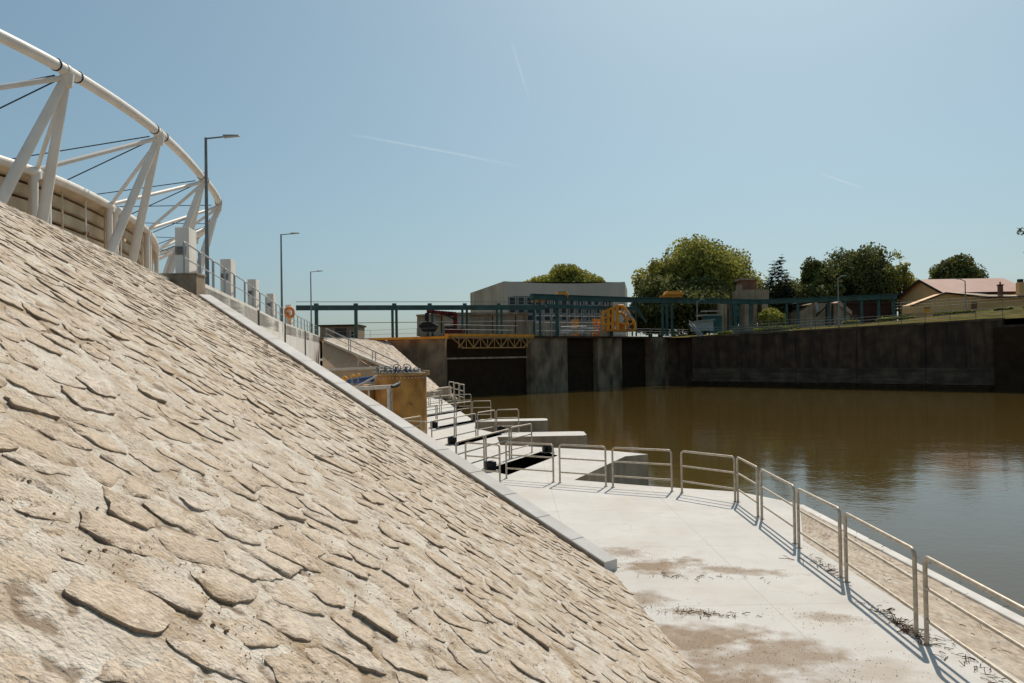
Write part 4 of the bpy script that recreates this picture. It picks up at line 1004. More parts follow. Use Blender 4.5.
# grey building
gb = thing('grey_building', 'large grey concrete hall with a strip of windows behind the dam', 'building', tuple(at_d(560, 334, 140)))
c1 = at_d(505, 340, 132); c2 = at_d(626, 340, 140); c0 = at_d(471, 340, 152)
zr1 = at_d(505, 281.2, 132).z; zr2 = at_d(626, 281.8, 140).z; zr0 = at_d(471, 293, 152).z; zg = DZ-.5
def quad(pts, m_, nm, par, ext=None):
    MB().poly_extrude(pts, ext or (0, .3, 0)).build(nm, m_, par)
v3 = lambda c, z_: (c.x, c.y, z_)
quad([v3(c0, zg), v3(c1, zg), v3(c1, zr1), v3(c0, zr0)], M['bldg_side'], 'side_wall', gb)
fw = lambda t_: c1.lerp(c2, t_)
wz0, wz1 = at_d(540, 321, 134).z, at_d(540, 296.2, 134).z
zt = lambda t_: zr1+(zr2-zr1)*t_-(.35*math.sin(t_*math.pi))
top = [v3(fw(0), wz1)]+[v3(fw(1), wz1)]+[v3(fw(1-i/8), zt(1-i/8)) for i in range(9)]
quad(top, M['bldg'], 'fascia_wall', gb)
quad([v3(fw(0), zg), v3(fw(.03), zg), v3(fw(.03), wz1), v3(fw(0), wz1)], M['bldg'], 'corner_wall', gb)
quad([v3(fw(.87), zg), v3(fw(1), zg), v3(fw(1), wz1), v3(fw(.87), wz1)], M['bldg'], 'corner_wall', gb)
quad([v3(fw(.03), zg), v3(fw(.87), zg), v3(fw(.87), wz0), v3(fw(.03), wz0)], M['block'], 'lower_wall', gb)
c3 = Vector((c2.x+3, c2.y+18, 0))
quad([v3(c2, zg), v3(c3, zg), v3(c3, zr2), v3(c2, zr2)], M['bldg'], 'side_wall', gb, (-.3, 0, 0))
MB().add([v3(c0, zr0-.05), v3(c1, zr1-.06), v3(c2, zr2-.06), v3(c3, zr2-.06)], [(0, 1, 2, 3)]).build('roof', M['tan_dark'], gb)
nw = 12
for i in range(nw):
    t0 = .035+.83*i/nw; t1 = t0+.83/nw-.012
    for (za, zb_) in ((wz1-1.5, wz1-.12), (wz1-2.9, wz1-1.68), (wz0+.05, wz1-3.05)):
        a, b_ = fw(t0), fw(t1); fr_ = MB().poly_extrude([v3(a, za), v3(b_, za), v3(b_, zb_), v3(a, zb_)], (0, .1, 0)).build('window', M['frame'], gb)
        da = (b_-a)*.13; a2, b2 = a+da, b_-da; off_ = Vector((.0, -.05, 0))
        MB().poly_extrude([v3(a2+off_, za+.12), v3(b2+off_, za+.12), v3(b2+off_, zb_-.12), v3(a2+off_, zb_-.12)], (0, .04, 0)).build('pane', M['glass'], fr_)
quad([v3(fw(.03)+Vector((0, .5, 0)), wz0), v3(fw(.87)+Vector((0, .5, 0)), wz0), v3(fw(.87)+Vector((0, .5, 0)), wz1), v3(fw(.03)+Vector((0, .5, 0)), wz1)], M['bldg'], 'inner_wall', gb)

# brick tower and columns behind the gantry
bt_ = thing('brick_tower', 'small brick tower on a cream ledge rising behind the green gantry', 'building', tuple(at_d(748, 334, 145)))
poly2([(741, 293), (757, 293), (756.5, 278), (741.5, 278.5)], 145, 3, 'brick_head', M['brick'], bt_)
poly2([(740, 280.2), (758, 280), (758, 278), (740, 278)], 144.6, 3.6, 'cap', M['cream'], bt_)
poly2([(738, 300), (769, 300), (769, 289.5), (738, 290)], 144.5, 4, 'ledge', M['cream'], bt_)
poly2([(738, 300), (742, 300), (742, 284.5), (738, 284.5)], 144.4, 1.4, 'buttress', M['cream'], bt_)
for x0, x1 in ((721, 727), (729.5, 732), (745, 749), (753, 757), (762, 768)):
    poly2([(x0, 335), (x1, 335), (x1, 299), (x0, 299)], 143, 2.5, 'column', M['cream'], bt_)
poly2([(720, 336), (770, 336), (770, 326), (720, 327)], 146, 2, 'base_wall', M['cream'], bt_)

# lock-keeper's clutter: stairs, platforms, hut
stp = thing('steel_stair', 'pale steel stair with sloping handrails at the end of the dam', 'stair', tuple(at_d(702, 338, 121)))
for o_ in (0, 3.4):
    MB().bar(at_d(689+o_, 324, 121.5), at_d(701+o_, 337.5, 119.8), .14, .22).build('stringer', M['frame'], stp)
MB().bar(at_d(689, 320.5, 121.5), at_d(700, 333, 119.8), .07, .07).build('handrail', M['frame'], stp)
for i in range(8):
    a = at_d(689.5+i*1.5, 325+i*1.6, 121.4-i*.2); MB().box(tuple(a), (.9, .3, .06), .7).build('tread', M['steelgrey'], stp)
ht = thing('pale_hut', 'low pale grey panelled hut beside the steel stair', 'hut', tuple(at_d(706, 330, 126)))
poly2([(695, 331), (714, 331), (713, 319.5), (695, 321.5)], 126, 3, 'wall', M['frame'], ht)
poly2([(694, 322.4), (715, 320.2), (715, 318.8), (694, 321)], 125.7, 3.6, 'roof', M['steelgrey'], ht)
gh = thing('green_control_box', 'pale green control box on legs under the gantry near the hut', 'control box', tuple(at_d(711, 318, 128)))
poly2([(704, 333), (722, 333), (722, 315), (706, 315)], 128, 2.4, 'body', M['green_light'], gh)
poly2([(700, 316), (723, 315.6), (723, 314), (700, 314.4)], 127.6, 3, 'canopy', M['lamp_head'], gh)
poly2([(702, 311.6), (721, 311), (721, 309.8), (702, 310.4)], 127.6, 1, 'upper_shelf', M['lamp_head'], gh)
M['dim'] = mat('dim_grey_panel', (.20,.17,.135), (.14,.12,.095), scale=1)
lw = thing('low_panel_wall', 'low grey panel wall with rails on the far bank below the gantry', 'wall', tuple(at_d(765, 333, 118)))
poly2([(733, 336.5), (792, 334), (792, 325), (733, 327)], 119.5, .3, 'panel', M['dim'], lw)
rail_line('bank_railing', 'dark multi rail fence on the far bank below the long gantry', [at_d(745, 333, 117), at_d(800, 330.5, 113), at_d(858, 327.5, 109)], 1.6, 4, 2.4, M['green'], .022, 'fence')
rail_line('bank_stair_rail', 'short sloping pale handrail on the far bank', [at_d(780, 329, 117), at_d(796, 336, 114)], .5, 1, 3, M['frame'], .07, 'handrail')
for px, py, pt, d_, lb in ((697.5, 330, 301.5, 119, 'slim grey lamp post beside the pale hut under the gantry'), (839, 325, 278, 112, 'slim pale lamp post rising above the green gantry'), (811, 329, 315, 112, 'short grey post in front of the white leaning board'), (966, 316, 281, 112, 'slim pale lamp post in front of the tan house')):
    b_ = at_d(px, py, d_); t_ = at_d(px-1, pt, d_); t = thing('lamp_post', lb, 'lamp post', b_, 'slim lamp posts on the far bank')
    MB().tube([b_+Vector((0, 0, -1)), Vector((b_.x, b_.y, t_.z))], [.11, .07], 8).build('pole', M['lamp_head'], t)
    if pt != 315:
        sg = 1 if px < 900 else -1
        MB().bar(Vector((b_.x, b_.y, t_.z-.03)), Vector((b_.x+.75*sg, b_.y, t_.z+.3)), .08, .08).build('arm', M['lamp_head'], t)
        MB().box((b_.x+.85*sg, b_.y, t_.z+.32), (.6, .25, .14)).build('lamp_head', M['frame'], t)
    else: MB().box((b_.x, b_.y, t_.z), (.3, .3, .12)).build('cap', M['lamp_head'], t)

# barn with white board seen under the gantry, and low sheds
bn = thing('brown_shed', 'low brown shed with a leaning white board seen under the gantry', 'shed', tuple(at_d(825, 326, 150)))
poly2([(800, 327), (850, 327), (850, 312), (835, 303), (812, 303), (800, 312)], 150, 6, 'wall', M['cream'], bn)
poly2([(836, 303), (852, 315), (852, 311), (840, 301)], 149.4, 7, 'roof', M['roof'], bn)
poly2([(815, 302), (817.5, 302), (819, 312), (816.5, 312)], 149, .2, 'white_board', M['frame'], bn)
poly2([(800, 304), (812, 302), (812, 300), (797, 303)], 149.4, 7, 'roof', M['tan_dark'], bn)
for x in (826, 832): poly2([(x, 327), (x+1.6, 327), (x+1.6, 304), (x, 304)], 148.8, .3, 'timber_post', M['tan_dark'], bn)
MB().bar(at_d(816, 316, 148.6), at_d(826, 306, 148.6), .3, .3).build('timber_brace', M['tan_dark'], bn)
rs = thing('red_shed', 'dark reddish long shed behind the right end of the gantry', 'shed', tuple(at_d(868, 322, 152)))
poly2([(846, 324), (897, 321), (897, 303), (846, 303)], 152, 6, 'wall', mat('dark_red_wall', (.07,.03,.02), (.03,.016,.012), scale=.4), rs)
poly2([(844, 303.6), (899, 303.6), (899, 301.5), (844, 301.5)], 151.6, 7, 'roof', M['tan_dark'], rs)

# tan house with pink roof
hs_ = thing('tan_house', 'large tan house with a broad pink tiled gable roof on the right', 'house', tuple(at_d(925, 311, 149)))
xN = at_d(945, 300, 141).x; y0, y1, ym = 141., 157.5, 148.5; ze = at_d(945, 292.3, 141).z; zr = at_d(919.7, 280.6, 148.5).z; zb = EZ+5.2; xe = 91.0
MB().poly_extrude([(xN, y0, zb), (xN, y1, zb), (xN, y1, ze), (xN, ym, zr), (xN, y0, ze)], (.4, 0, 0)).build('gable_wall', M['tan'], hs_)
MB().poly_extrude([(xN+.4, y0, zb), (xe, y0, zb), (xe, y0, ze), (xN+.4, y0, ze)], (0, .4, 0)).build('front_wall', M['tan'], hs_)
MB().poly_extrude([(xN-.7, y0-.7, ze-.25), (xN-.7, ym, zr+.05), (xe+.5, ym, zr+.05), (xe+.5, y0-.7, ze-.25)], (0, 0, .16)).build('roof', M['roof'], hs_)
MB().poly_extrude([(xN-.7, y1+.7, ze-.25), (xe+.5, y1+.7, ze-.25), (xe+.5, ym+.01, zr+.05), (xN-.7, ym+.01, zr+.05)], (0, 0, .16)).build('roof', M['roof'], hs_)
for ya in (y0-.7, y1+.7):
    MB().bar((xN-.72, ya, ze-.28), (xN-.72, ym, zr+.05), .1, .42).build('verge_board', M['tan_dark'], hs_)
MB().bar((xN, y0-.75, ze-.25), (xe+.5, y0-.75, ze-.25), .12, .3).build('gutter', M['tan_dark'], hs_)
an = thing('tan_annex', 'lower tan annex with a shallow gable in front of the tan house', 'annex', tuple(at_d(950, 312, 137)))
poly2([(912, 313), (1032, 309), (1032, 297), (988, 297.3), (945, 293), (912, 305)], 137, 3.5, 'wall', M['tan'], an)
for a, b_ in (((911, 305.6), (945, 292.8)), ((945, 292.8), (989, 297.2)), ((989, 297.2), (1034, 296.5))):
    MB().bar(at_d(*a, 136.7), at_d(*b_, 136.7), .5, .22).build('roof_edge', M['tan_dark'], an)
MB().add([at_d(945, 292.5, 136.8), at_d(989, 296.9, 136.8), at_d(989, 294, 140.6), at_d(950, 291.6, 140.6)], [(0, 1, 2, 3)]).build('roof', M['cream'], an)
MB().add([at_d(989, 296.9, 136.8), at_d(1034, 296.2, 136.8), at_d(1034, 294, 140.6), at_d(989, 294, 140.6)], [(0, 1, 2, 3)]).build('roof', M['cream'], an)
poly2([(972, 309), (977, 308.6), (977, 302), (972, 302.3)], 136.8, .1, 'door', M['brick'], an)
chs = MB(); p = at_d(1000.5, 297, 136); chs.box((p.x, p.y, p.z+.9), (.62, .6, 2.2)); chs.build('chimney', M['brick'], an)
MB().box((p.x, p.y, p.z+2.05), (.8, .8, .18)).build('chimney_cap', M['tan_dark'], an)
MB().tube([(p.x, p.y, p.z+2.1), (p.x, p.y, p.z+2.6)], .12, 8).build('flue', M['tan_dark'], an)
bn2 = thing('yellow_bin', 'small yellow bin on the grass before the tan annex', 'bin', tuple(at_d(927, 313, 130)))
p = at_d(927, 310.5, 130); MB().box((p.x, p.y, p.z-.1), (.7, .6, 1.0), 0, .9).bevel('body', M['yellow'], bn2, .03); MB().box((p.x, p.y, p.z+.44), (.75, .65, .1)).build('lid', M['black'], bn2)
gwp = thing('white_gatepost', 'pale chimney stack with a dark cowl at the right edge', 'chimney', tuple(at_d(1021, 297, 138)))
p = at_d(1020.5, 291, 138.5); MB().box((p.x, p.y, p.z), (1.0, 1.0, 3.0)).bevel('stack', M['tan'], gwp, .03); MB().box((p.x, p.y, p.z+1.75), (.7, .7, .6)).build('cowl', M['tan_dark'], gwp)

# ---------------------------------------------------------------- trees
def tree(name, label, px, ytop, wpx, ybase, d, mt, leaves=6000, ls=.42, shape='round', gaps=.0, seed=1, group='trees beyond the far bank', lobes=26, trunkm=None):
    rnd = random.Random(seed); rs_ = np.random.RandomState(seed)
    base = at_d(px, ybase, d); zt_ = at_d(px, ytop, d).z; wd_ = wpx/800*d; zb_ = DZ-.5; H_ = zt_-base.z
    base = Vector((base.x, base.y, zb_)); t = thing(name, label, 'tree', tuple(base), group)
    cb_ = at_d(px, ybase, d).z; ch = zt_-cb_
    tr = MB(); tr.tube([base, base+Vector((.1, 0, (cb_-zb_)*.6+1)), base+Vector((.25, .1, cb_-zb_+ch*.55))], [wd_*.035+.15, wd_*.028+.1, .08], 8)
    for i in range(7):
        a = rnd.uniform(0, 6.28); s = base+Vector((.15, 0, cb_-zb_+ch*rnd.uniform(.0, .35))); e = s+Vector((math.cos(a)*wd_*.33, math.sin(a)*wd_*.3, ch*.3)); tr.tube([s, (s+e)/2+Vector((0, 0, .2)), e], [.2, .12, .05], 5)
    tr.build('trunk', M['bark'], t)
    cen = Vector((base.x, base.y, cb_+ch*.5)); blobs = []
    if shape == 'round':
        for i in range(lobes):
            a = rnd.uniform(0, 6.28); u = rnd.uniform(-1, 1); rad = rnd.uniform(.5, .86); k = math.sqrt(max(0, 1-u*u))
            r_ = rnd.uniform(.18, .32)
            blobs.append((cen+Vector((math.cos(a)*k*rad*wd_/2, math.sin(a)*k*rad*wd_/2, u*rad*ch/2)), wd_*r_*.62, ch*r_*.62))
        blobs.append((cen, wd_*.40, ch*.40))
    else:
        for i in range(24):
            f = i/23; r_ = wd_/2*(1-f)**.75+.3; nb_ = 6
            for k in range(nb_):
                a = k*2*math.pi/nb_+i*1.1; blobs.append((Vector((base.x+math.cos(a)*r_*.62, base.y+math.sin(a)*r_*.62, cb_+ch*f*.97-.12*r_)), r_*.42+.15, .26))
    leaves = int(leaves*1.7); ls = ls*1.12
    wts = np.array([b[1]*b[1] for b in blobs]); wts /= wts.sum(); ch_i = rs_.choice(len(blobs), leaves, p=wts)
    dirs = rs_.normal(size=(leaves, 3)); dirs /= np.linalg.norm(dirs, axis=1)[:, None]
    rad = rs_.uniform(.55, 1.12, leaves)[:, None]; C_ = np.array([b[0][:] for b in blobs])[ch_i]; S_ = np.array([(b[1], b[1], b[2]) for b in blobs])[ch_i]
    pos = C_+dirs*rad*S_
    if gaps: 
        kk = np.array([vnoise(pos[:, 0]/1.3, pos[:, 2]/1.3, seed)]).ravel() > gaps; pos = pos[kk]; dirs = dirs[kk]
    n0 = len(pos); a_ = rs_.normal(size=(n0, 3)); a_ = a_+dirs*.0; a_ /= np.linalg.norm(a_, axis=1)[:, None]; b_ = np.cross(a_, dirs+rs_.normal(size=(n0, 3))*.6); b_ /= np.linalg.norm(b_, axis=1)[:, None]
    sz = rs_.uniform(.5, 1.15, n0)[:, None]*ls
    if shape != 'round': a_[:, 2] *= .25; b_[:, 2] *= .25
    q_ = np.stack([pos-a_*sz*.5-b_*sz*.3, pos+a_*sz*.2-b_*sz*.5, pos+a_*sz*.6+b_*sz*.1, pos-a_*sz*.1+b_*sz*.5], 1).reshape(-1, 3)-np.array(base[:])
    me = bpy.data.meshes.new('crown'); me.vertices.add(n0*4); me.vertices.foreach_set('co', q_.astype(np.float32).ravel())
    me.loops.add(n0*4); me.loops.foreach_set('vertex_index', np.arange(n0*4, dtype=np.int32)); me.polygons.add(n0)
    me.polygons.foreach_set('loop_start', np.arange(0, n0*4, 4, dtype=np.int32)); me.polygons.foreach_set('loop_total', np.full(n0, 4, np.int32))
    me.update(calc_edges=True); me.materials.append(mt); o = bpy.data.objects.new('crown', me); col.objects.link(o); o.parent = t
    return t
tree('broadleaf_tree', 'wide olive green tree rising behind the flat roof of the grey building', 572, 267, 72, 304, 165, M['leaf'], 8000, .5, seed=3)
tree('broadleaf_tree', 'small low tree at the left behind the grey building roof', 536, 277, 44, 304, 166, M['leaf_y'], 3500, .5, seed=4)
tree('broadleaf_tree', 'largest olive green tree with the tallest crown behind the gantry', 702, 241, 122, 326, 168, M['leaf'], 20000, .5, seed=5, lobes=40)
tree('broadleaf_tree', 'yellow green left shoulder tree beside the largest tree', 660, 262, 60, 328, 164, M['leaf_y'], 8000, .5, seed=6)
tree('broadleaf_tree', 'dark low tree filling the space below the largest tree', 692, 276, 128, 338, 160, M['leaf_dark'], 14000, .5, seed=7)
tree('broadleaf_tree', 'dark low tree left of the largest tree, filling the gap beside the orange machine', 650, 292, 52, 338, 158, M['leaf_dark'], 6000, .5, seed=21)
tree('conifer_tree', 'dark pointed conifer between two broad trees', 780, 249, 46, 322, 160, M['leaf_con'], 4600, .62, 'cone', seed=8, gaps=.3)
tree('broadleaf_tree', 'dark small tree right of the pointed conifer', 823, 256, 54, 328, 162, M['leaf_dark'], 9000, .5, seed=9, gaps=.2)
tree('broadleaf_tree', 'dark dense round tree right of centre behind the gantry', 862, 244, 76, 326, 165, M['leaf_dark'], 12000, .48, seed=10, lobes=34)
tree('broadleaf_tree', 'thin airy tree with sky showing through beside the dense round tree', 899, 250, 32, 312, 160, M['leaf'], 2600, .45, seed=11, gaps=.36)
tree('broadleaf_tree', 'rounded dark tree crown above the ridge of the tan house', 959, 258, 60, 298, 185, M['leaf_dark'], 9000, .5, seed=12, lobes=30)
tree('broadleaf_tree', 'dark undergrowth tree under the gantry beside the brick tower', 788, 279, 96, 340, 164, M['leaf_dark'], 9000, .45, seed=13)
tree('broadleaf_tree', 'small olive bush tree in front of the brown shed', 772, 306, 26, 330, 138, M['leaf'], 2200, .35, seed=14)
tree('broadleaf_tree', 'low dark tree between the round tree and the red shed', 845, 278, 100, 334, 168, M['leaf_dark'], 11000, .5, seed=15)
tree('broadleaf_tree', 'large tree beyond the right edge of the photo', 1071, 200, 70, 300, 120, M['leaf_dark'], 9000, .4, seed=16)
tw_ = thing('overhanging_branch', 'tiny dark leafy twig reaching in at the right edge of the sky', 'branch', tuple(at_d(1024, 234, 116)))
m_ = MB(); m_.tube([at_d(1040, 232, 118), at_d(1026, 233.5, 116.5), at_d(1016.5, 227.5, 116)], [.12, .06, .02], 5); m_.build('twig', M['bark'], tw_)
lf = MB()
for i in range(60):
    p = at_d(1017+random.random()*12, 227+random.random()*3+random.random()*6, 116.2); s_ = .22; a = Vector((random.gauss(0, 1), random.gauss(0, 1), random.gauss(0, 1))).normalized()*s_; b_ = a.orthogonal().normalized()*s_*.7
    lf.add([p-a, p-b_, p+a, p+b_], [(0, 1, 2, 3)])
lf.build('leaves', M['leaf_dark'], tw_)
# shrubs on the far bank
sh = MB()
for i in range(5200):
    u = random.random(); pxx = 700+u*324; f = random.random()
    p = Vector(fl[4]).lerp(Vector(fl[6]), min(1, u*1.02)); r_ = at_d(pxx, 336-u*28-random.random()*3*f, 118-u*12)
    s_ = random.uniform(.12, .3); a = Vector((random.gauss(0, 1), random.gauss(0, 1), abs(random.gauss(0, 1)))).normalized()*s_; b_ = a.orthogonal().normalized()*s_*.5
    if vnoise(np.array(pxx/9.), np.array(0.), 3) < .45: continue
    sh.add([r_-a, r_-b_, r_+a, r_+b_], [(0, 1, 2, 3)])
o = sh.build('bank_weeds', M['leaf']); tag(o, 'low green weeds growing on the far bank behind the fence', 'weeds', kind='stuff')

# ---------------------------------------------------------------- far slope and shaded wall left of the dam
fy = lambda px, py, d: at_d(px, py, d)
Q = {'a': fy(322, 337, 97), 'b': fy(385, 338.6, 98.5), 'c': fy(449, 396, 79), 'd': fy(428, 402, 70), 'e': fy(386, 366.5, 80), 'f': fy(345, 337, 95)}
n1, n2 = 60, 60; vs = []
TL, TR, BR, BL = Q['a'], Q['b'], Q['c'], Q['d']
for i in range(n1+1):
    for j in range(n2+1):
        u, v = i/n1, j/n2; a = TL.lerp(BL, v); b_ = TR.lerp(BR, v); p = a.lerp(b_, u)
        nn = float(vnoise(np.array(u*26.), np.array(v*44.), 9)); p = p+Vector((0, -.05, .08))*(nn-.5)+Vector((0, 0, .07))*(float(vnoise(np.array(u*60.), np.array(v*90.), 19))-.5)
        vs.append(tuple(p))
fsl = MB(); fsl.add(vs, [(i*(n2+1)+j, i*(n2+1)+j+1, (i+1)*(n2+1)+j+1, (i+1)*(n2+1)+j) for i in range(n1) for j in range(n2)])
M['far_stone'] = mat('far_slope_stone', (.56,.45,.34), (.42,.33,.24), scale=1.6, detail=9, bump=.8, bscale=5)
fsl.build('far_slope', M['far_stone'], kind='structure')
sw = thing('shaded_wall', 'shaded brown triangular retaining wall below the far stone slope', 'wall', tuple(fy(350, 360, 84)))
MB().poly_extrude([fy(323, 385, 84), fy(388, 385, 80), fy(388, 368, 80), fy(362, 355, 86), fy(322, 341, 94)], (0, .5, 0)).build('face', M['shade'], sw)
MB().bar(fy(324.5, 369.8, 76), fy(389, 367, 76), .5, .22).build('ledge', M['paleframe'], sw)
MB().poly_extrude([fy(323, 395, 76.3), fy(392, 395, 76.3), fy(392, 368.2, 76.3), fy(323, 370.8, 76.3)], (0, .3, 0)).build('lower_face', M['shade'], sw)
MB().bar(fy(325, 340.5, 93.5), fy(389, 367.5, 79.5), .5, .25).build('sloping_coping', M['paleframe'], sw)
hr = thing('slope_handrail', 'pale handrail descending beside the far stone slope', 'handrail', tuple(fy(326, 337, 92)))
a, b_ = fy(326, 328.5, 92), fy(398, 362.5, 78)
MB().tube([a, b_], .07, 8).build('rail', M['galv_far'], hr); MB().tube([a+Vector((0, 0, -.6)), b_+Vector((0, 0, -.6))], .04, 6).build('rail', M['galv_far'], hr)
for t_ in (0, .35, .38, .68, .72, 1): p = a.lerp(b_, t_); MB().tube([p, p+Vector((0, 0, -1.3))], .05, 6).build('post', M['galv_far'], hr)
# rocks by the end of the platform
for i in range(16):
    px = 429+random.random()*20; py = 394-random.random()*10*(1-(px-429)/26); p = fy(px, py+3, 72+random.random()*4); s_ = random.uniform(.5, 1.1)
    m_ = MB(); n0 = 9; pts = []
    import mathutils
    bm_v = []
    for a in range(10):
        for b in range(6):
            th_ = a/10*2*math.pi; ph = -math.pi/2+b/5*math.pi; r_ = s_*random.uniform(.75, 1.1); bm_v.append((p.x+r_*math.cos(ph)*math.cos(th_), p.y+r_*math.cos(ph)*math.sin(th_), p.z-.5+.7*r_*math.sin(ph)))
    fs = [(a*6+b, ((a+1) % 10)*6+b, ((a+1) % 10)*6+b+1, a*6+b+1) for a in range(10) for b in range(5)]
    m_.add(bm_v, fs); o = m_.build('boulder', M['rock'], origin=(p.x, p.y, p.z-.5)); tag(o, 'pale rough boulder in the heap between the tank and the far railings', 'boulder', 'boulders heaped beside the tank')
lbx = thing('pale_stone_block', 'squared pale stone block at the right end of the boulder heap', 'stone block', tuple(fy(447, 397, 71)))
MB().poly_extrude([fy(441, 399, 71), fy(450, 399, 71), fy(449, 387, 71), (fy(437, 388.5, 71))], (0, 2.5, 0)).bevel('block', M['rock'], lbx, .05)

# ---------------------------------------------------------------- rusty tank and machinery
tc_ = at_d(401, 400, 36.5); TX, TY = tc_.x, tc_.y; TZT = at_d(401, 373, 35.2).z; TR_ = 1.17
tk = thing('steel_tank', 'rusty ochre round steel tank with a bolted rim behind the kerb', 'tank', (TX, TY, SZ))
MB().lathe((TX, TY, 0), [(TR_, SZ-.1), (TR_, TZT-.1)], 64).build('shell', M['rust'], tk)
MB().lathe((TX, TY, 0), [(TR_, TZT-.13), (TR_+.13, TZT-.12), (TR_+.13, TZT), (0, TZT)], 64).build('rim_flange', M['tank_rim'], tk)
bl = MB()
for i in range(44):
    a = i/44*6.283; bl.box((TX+math.cos(a)*(TR_+.07), TY+math.sin(a)*(TR_+.07), TZT+.03), (.05, .05, .07)); bl.box((TX+math.cos(a)*(TR_+.03), TY+math.sin(a)*(TR_+.03), TZT-.22), (.045, .045, .05))
bl.build('bolts', M['paleframe'], tk)
MB().box((TX+TR_+.02, TY-.25, TZT-.03), (.28, .3, .22)).bevel('lug', M['tank_rim'], tk, .02)
MB().lathe((TX+.55, TY-TR_*.9, SZ+1.55), [(0, -.12), (.12, -.12), (.12, .2)], 12, 'y').build('pipe_stub', M['rust'], tk)
for k, (ox, c_, lb) in enumerate(((-.15, 'blue', 'left blue valve with a large handwheel on the tank'), (.28, 'blue', 'right blue valve with a large handwheel on the tank'), (-.95, 'steelgrey', 'leftmost grey valve with a handwheel on the tank rim'), (-.62, 'steelgrey', 'grey valve between the leftmost grey valve and the blue valves on the tank'), (.72, 'steelgrey', 'low grey valve at the right end of the tank top'), (-.38, 'steelgrey', 'grey valve touching the left side of the left blue valve'), (.05, 'steelgrey', 'grey valve squeezed between the two blue valves'), (.5, 'steelgrey', 'grey valve just right of the right blue valve'))):
    x, y, z = TX+ox, TY-.35+.12*(k % 2), TZT; t = thing('valve', lb, 'valve', (x, y, z), 'valves on top of the tank')
    hh = .22 if k < 2 else (.18 if k < 4 else .08)
    MB().lathe((x, y, z), [(.13, .002), (.13, .05), (.07, .07), (.07, hh+.05), (0, hh+.05)], 14).build('valve_body', M[c_], t)
    MB().ring((x+.05, y-.1, z+hh), .17 if k < 2 else .13, .02, (.25, -1, .15), 20, 6).build('handwheel', M['blue' if k < 2 else 'steelgrey'], t)
    sp_ = MB()
    for s_ in range(4): a = s_*math.pi/4; rr_ = .16 if k < 2 else .12; sp_.bar((x+.05+math.cos(a)*rr_, y-.1, z+hh+math.sin(a)*rr_), (x+.05-math.cos(a)*rr_, y-.1, z+hh-math.sin(a)*rr_), .015, .015)
    sp_.build('spokes', M['steelgrey'], t)
    MB().tube([(x, y, z+.12), (x+.22, y+.1, z+.12), (x+.26, y+.12, z+.01)], .035, 8).build('side_pipe', M['steelgrey'], t)
# yellow actuators on blue pipes left of the tank
pp = thing('blue_pipe', 'blue pipe run behind the kerb, under the yellow valve heads', 'pipe', tuple(at_d(350, 384, 40)))
MB().tube([at_d(330, 386, 42), at_d(352, 381.8, 41), at_d(372, 379, 40)], .16, 12).build('pipe', M['blue'], pp)
MB().tube([at_d(332, 388.5, 41), at_d(355, 384.8, 40)], .10, 12).build('pipe', M['steelgrey'], pp)
for x_ in (345.5, 352.5, 359.5): 
    pass
for i, (x_, y_, s_) in enumerate(((344.5, 378.5, .95), (352.2, 375.9, .7), (358.2, 374.8, .65))):
    p = at_d(x_, y_, 40.3); t = thing('yellow_valve', '%s yellow valve with rounded cap on the blue pipe behind the kerb' % ('largest, leftmost', 'middle', 'rightmost')[i], 'valve', p, 'yellow valve heads')
    MB().lathe(p, [(0, .14*s_), (.10*s_, .12*s_), (.13*s_, .02), (.13*s_, -.10*s_), (.08*s_, -.14*s_)], 12).build('cap', M['yellow'], t)
    MB().lathe((p.x+.1*s_, p.y-.05, p.z), [(0, -.06), (.06*s_, -.06), (.06*s_, .06), (0, .06)], 10, 'x').build('side_motor', M['orange'], t)
    MB().tube([p+Vector((0, 0, -.1)), p+Vector((0, 0, -.36))], .04, 8).build('stem', M['steelgrey'], t)
# pale walkway frame before the tank
wf = thing('walkway_frame', 'pale steel walkway with a toe board and one tall post in front of the tank', 'walkway', tuple(at_d(375, 400, 33)))
MB().bar(at_d(352, 389.5, 33.4), at_d(390, 386.8, 33), .10, .14).build('edge_beam', M['paleframe'], wf)
MB().bar(at_d(350, 387.8, 34.4), at_d(392, 385.4, 34), .9, .05).build('deck', M['paleframe'], wf)
MB().bar(at_d(388.2, 386, 33), at_d(388.6, 416, 33), .08, .10).build('post', M['paleframe'], wf)
MB().bar(at_d(391.4, 385.8, 33.8), at_d(391.8, 416, 33.8), .06, .08).build('post', M['steelgrey'], wf)
MB().bar(at_d(368.5, 388, 33.2), at_d(369, 402, 33.2), .06, .06).build('post', M['paleframe'], wf)
MB().bar(at_d(355, 388, 34.4), at_d(377, 375.5, 35), .07, .07).build('brace', M['paleframe'], wf)
MB().tube([at_d(392, 386.8, 33), at_d(396, 385.5, 33.4), at_d(399, 384, 34), at_d(400, 381, 34.6)], [.06, .10, .08, .02], 8).build('black_hose', M['black'], wf)
bs = thing('rusty_pump_housing', 'low rusty housing at the left foot of the tank, behind the walkway', 'housing', tuple(at_d(362, 395, 36)))
MB().lathe((at_d(365, 400, 36.6).x, 36.6, 0), [(.62, SZ-.1), (.62, at_d(362, 386, 36).z-.1), (.5, at_d(362, 384.5, 36).z-.05), (0, at_d(362, 384.5, 36).z)], 28).build('housing_shell', M['rust'], bs)

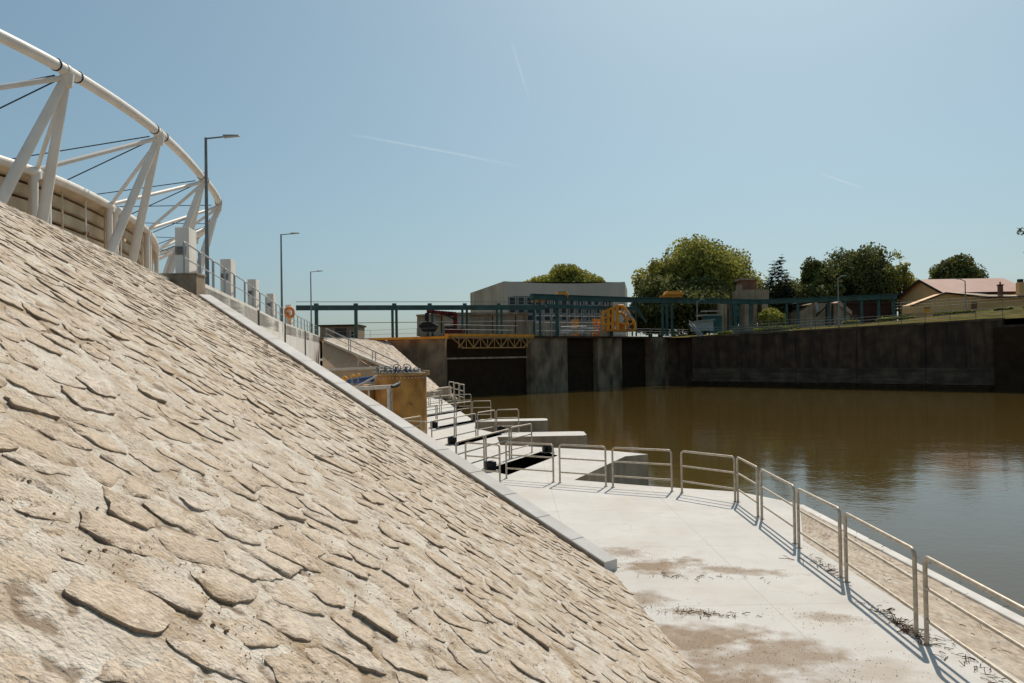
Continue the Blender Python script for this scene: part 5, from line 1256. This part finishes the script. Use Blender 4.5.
# ---------------------------------------------------------------- contrails
def trail_mat():
    m = bpy.data.materials.new('vapour'); m.use_nodes = True; n = m.node_tree.nodes; l = m.node_tree.links; n.clear()
    o = n.new('ShaderNodeOutputMaterial'); t = n.new('ShaderNodeBsdfTransparent'); tl = n.new('ShaderNodeBsdfTranslucent'); tl.inputs[0].default_value = (1, 1, 1, 1)
    a = n.new('ShaderNodeAttribute'); a.attribute_name = 'dens'; tc = n.new('ShaderNodeTexCoord'); nz = n.new('ShaderNodeTexNoise'); nz.inputs['Scale'].default_value = .01
    l.new(tc.outputs['Object'], nz.inputs['Vector']); ml = n.new('ShaderNodeMath'); ml.operation = 'MULTIPLY'; l.new(a.outputs['Fac'], ml.inputs[0]); l.new(nz.outputs['Fac'], ml.inputs[1])
    mx = n.new('ShaderNodeMixShader'); l.new(ml.outputs[0], mx.inputs[0]); l.new(t.outputs[0], mx.inputs[1]); l.new(tl.outputs[0], mx.inputs[2]); l.new(mx.outputs[0], o.inputs[0]); return m
M['vapour'] = trail_mat()
for pts, wpx, dn_, lb in (((( 348, 134), (430, 148), (522, 167)), 1.8, .28, 'long thin white contrail crossing the sky left of centre'), (((511, 39), (519, 68), (530, 102)), 2.2, .13, 'short faint contrail falling steeply in the upper sky'), (((818, 173), (840, 180), (862, 188)), 1.6, .25, 'small thin contrail above the trees on the right')):
    HZ = 3000.; ps = [on_z(x, y, HZ) for x, y in pts]
    sp_ = []; 
    for i in range(25):
        t_ = i/24; sp_.append((ps[0]*(1-t_)**2+ps[1]*2*t_*(1-t_)*1+ps[2]*t_*t_, t_))
    vs = []; dens = []
    for i, (p, t_) in enumerate(sp_):
        q2 = sp_[min(i+1, 24)][0]; q1 = sp_[max(i-1, 0)][0]; tg = (q2-q1).normalized(); sd2 = Vector((tg.y, -tg.x, 0)).normalized()
        vd = (p-Vector((0, 0, EZ))); wd2 = wpx/800*p.y*.5; sd2 = tg.cross(vd.normalized()).normalized()
        for k, dd in ((-1, 0), (-.35, 1), (.35, 1), (1, 0)):
            vs.append(p+sd2*wd2*k*1.6-ps[0]); dens.append(dd*dn_*math.sin(math.pi*min(1, max(0, t_)))**.6)
    me = bpy.data.meshes.new('contrail'); me.from_pydata([tuple(v) for v in vs], [], [(i*4+j, i*4+j+1, i*4+j+5, i*4+j+4) for i in range(24) for j in range(3)])
    at = me.attributes.new('dens', 'FLOAT', 'POINT'); at.data.foreach_set('value', dens); me.materials.append(M['vapour'])
    o = bpy.data.objects.new('contrail', me); col.objects.link(o); o.location = ps[0]; tag(o, lb, 'contrail')
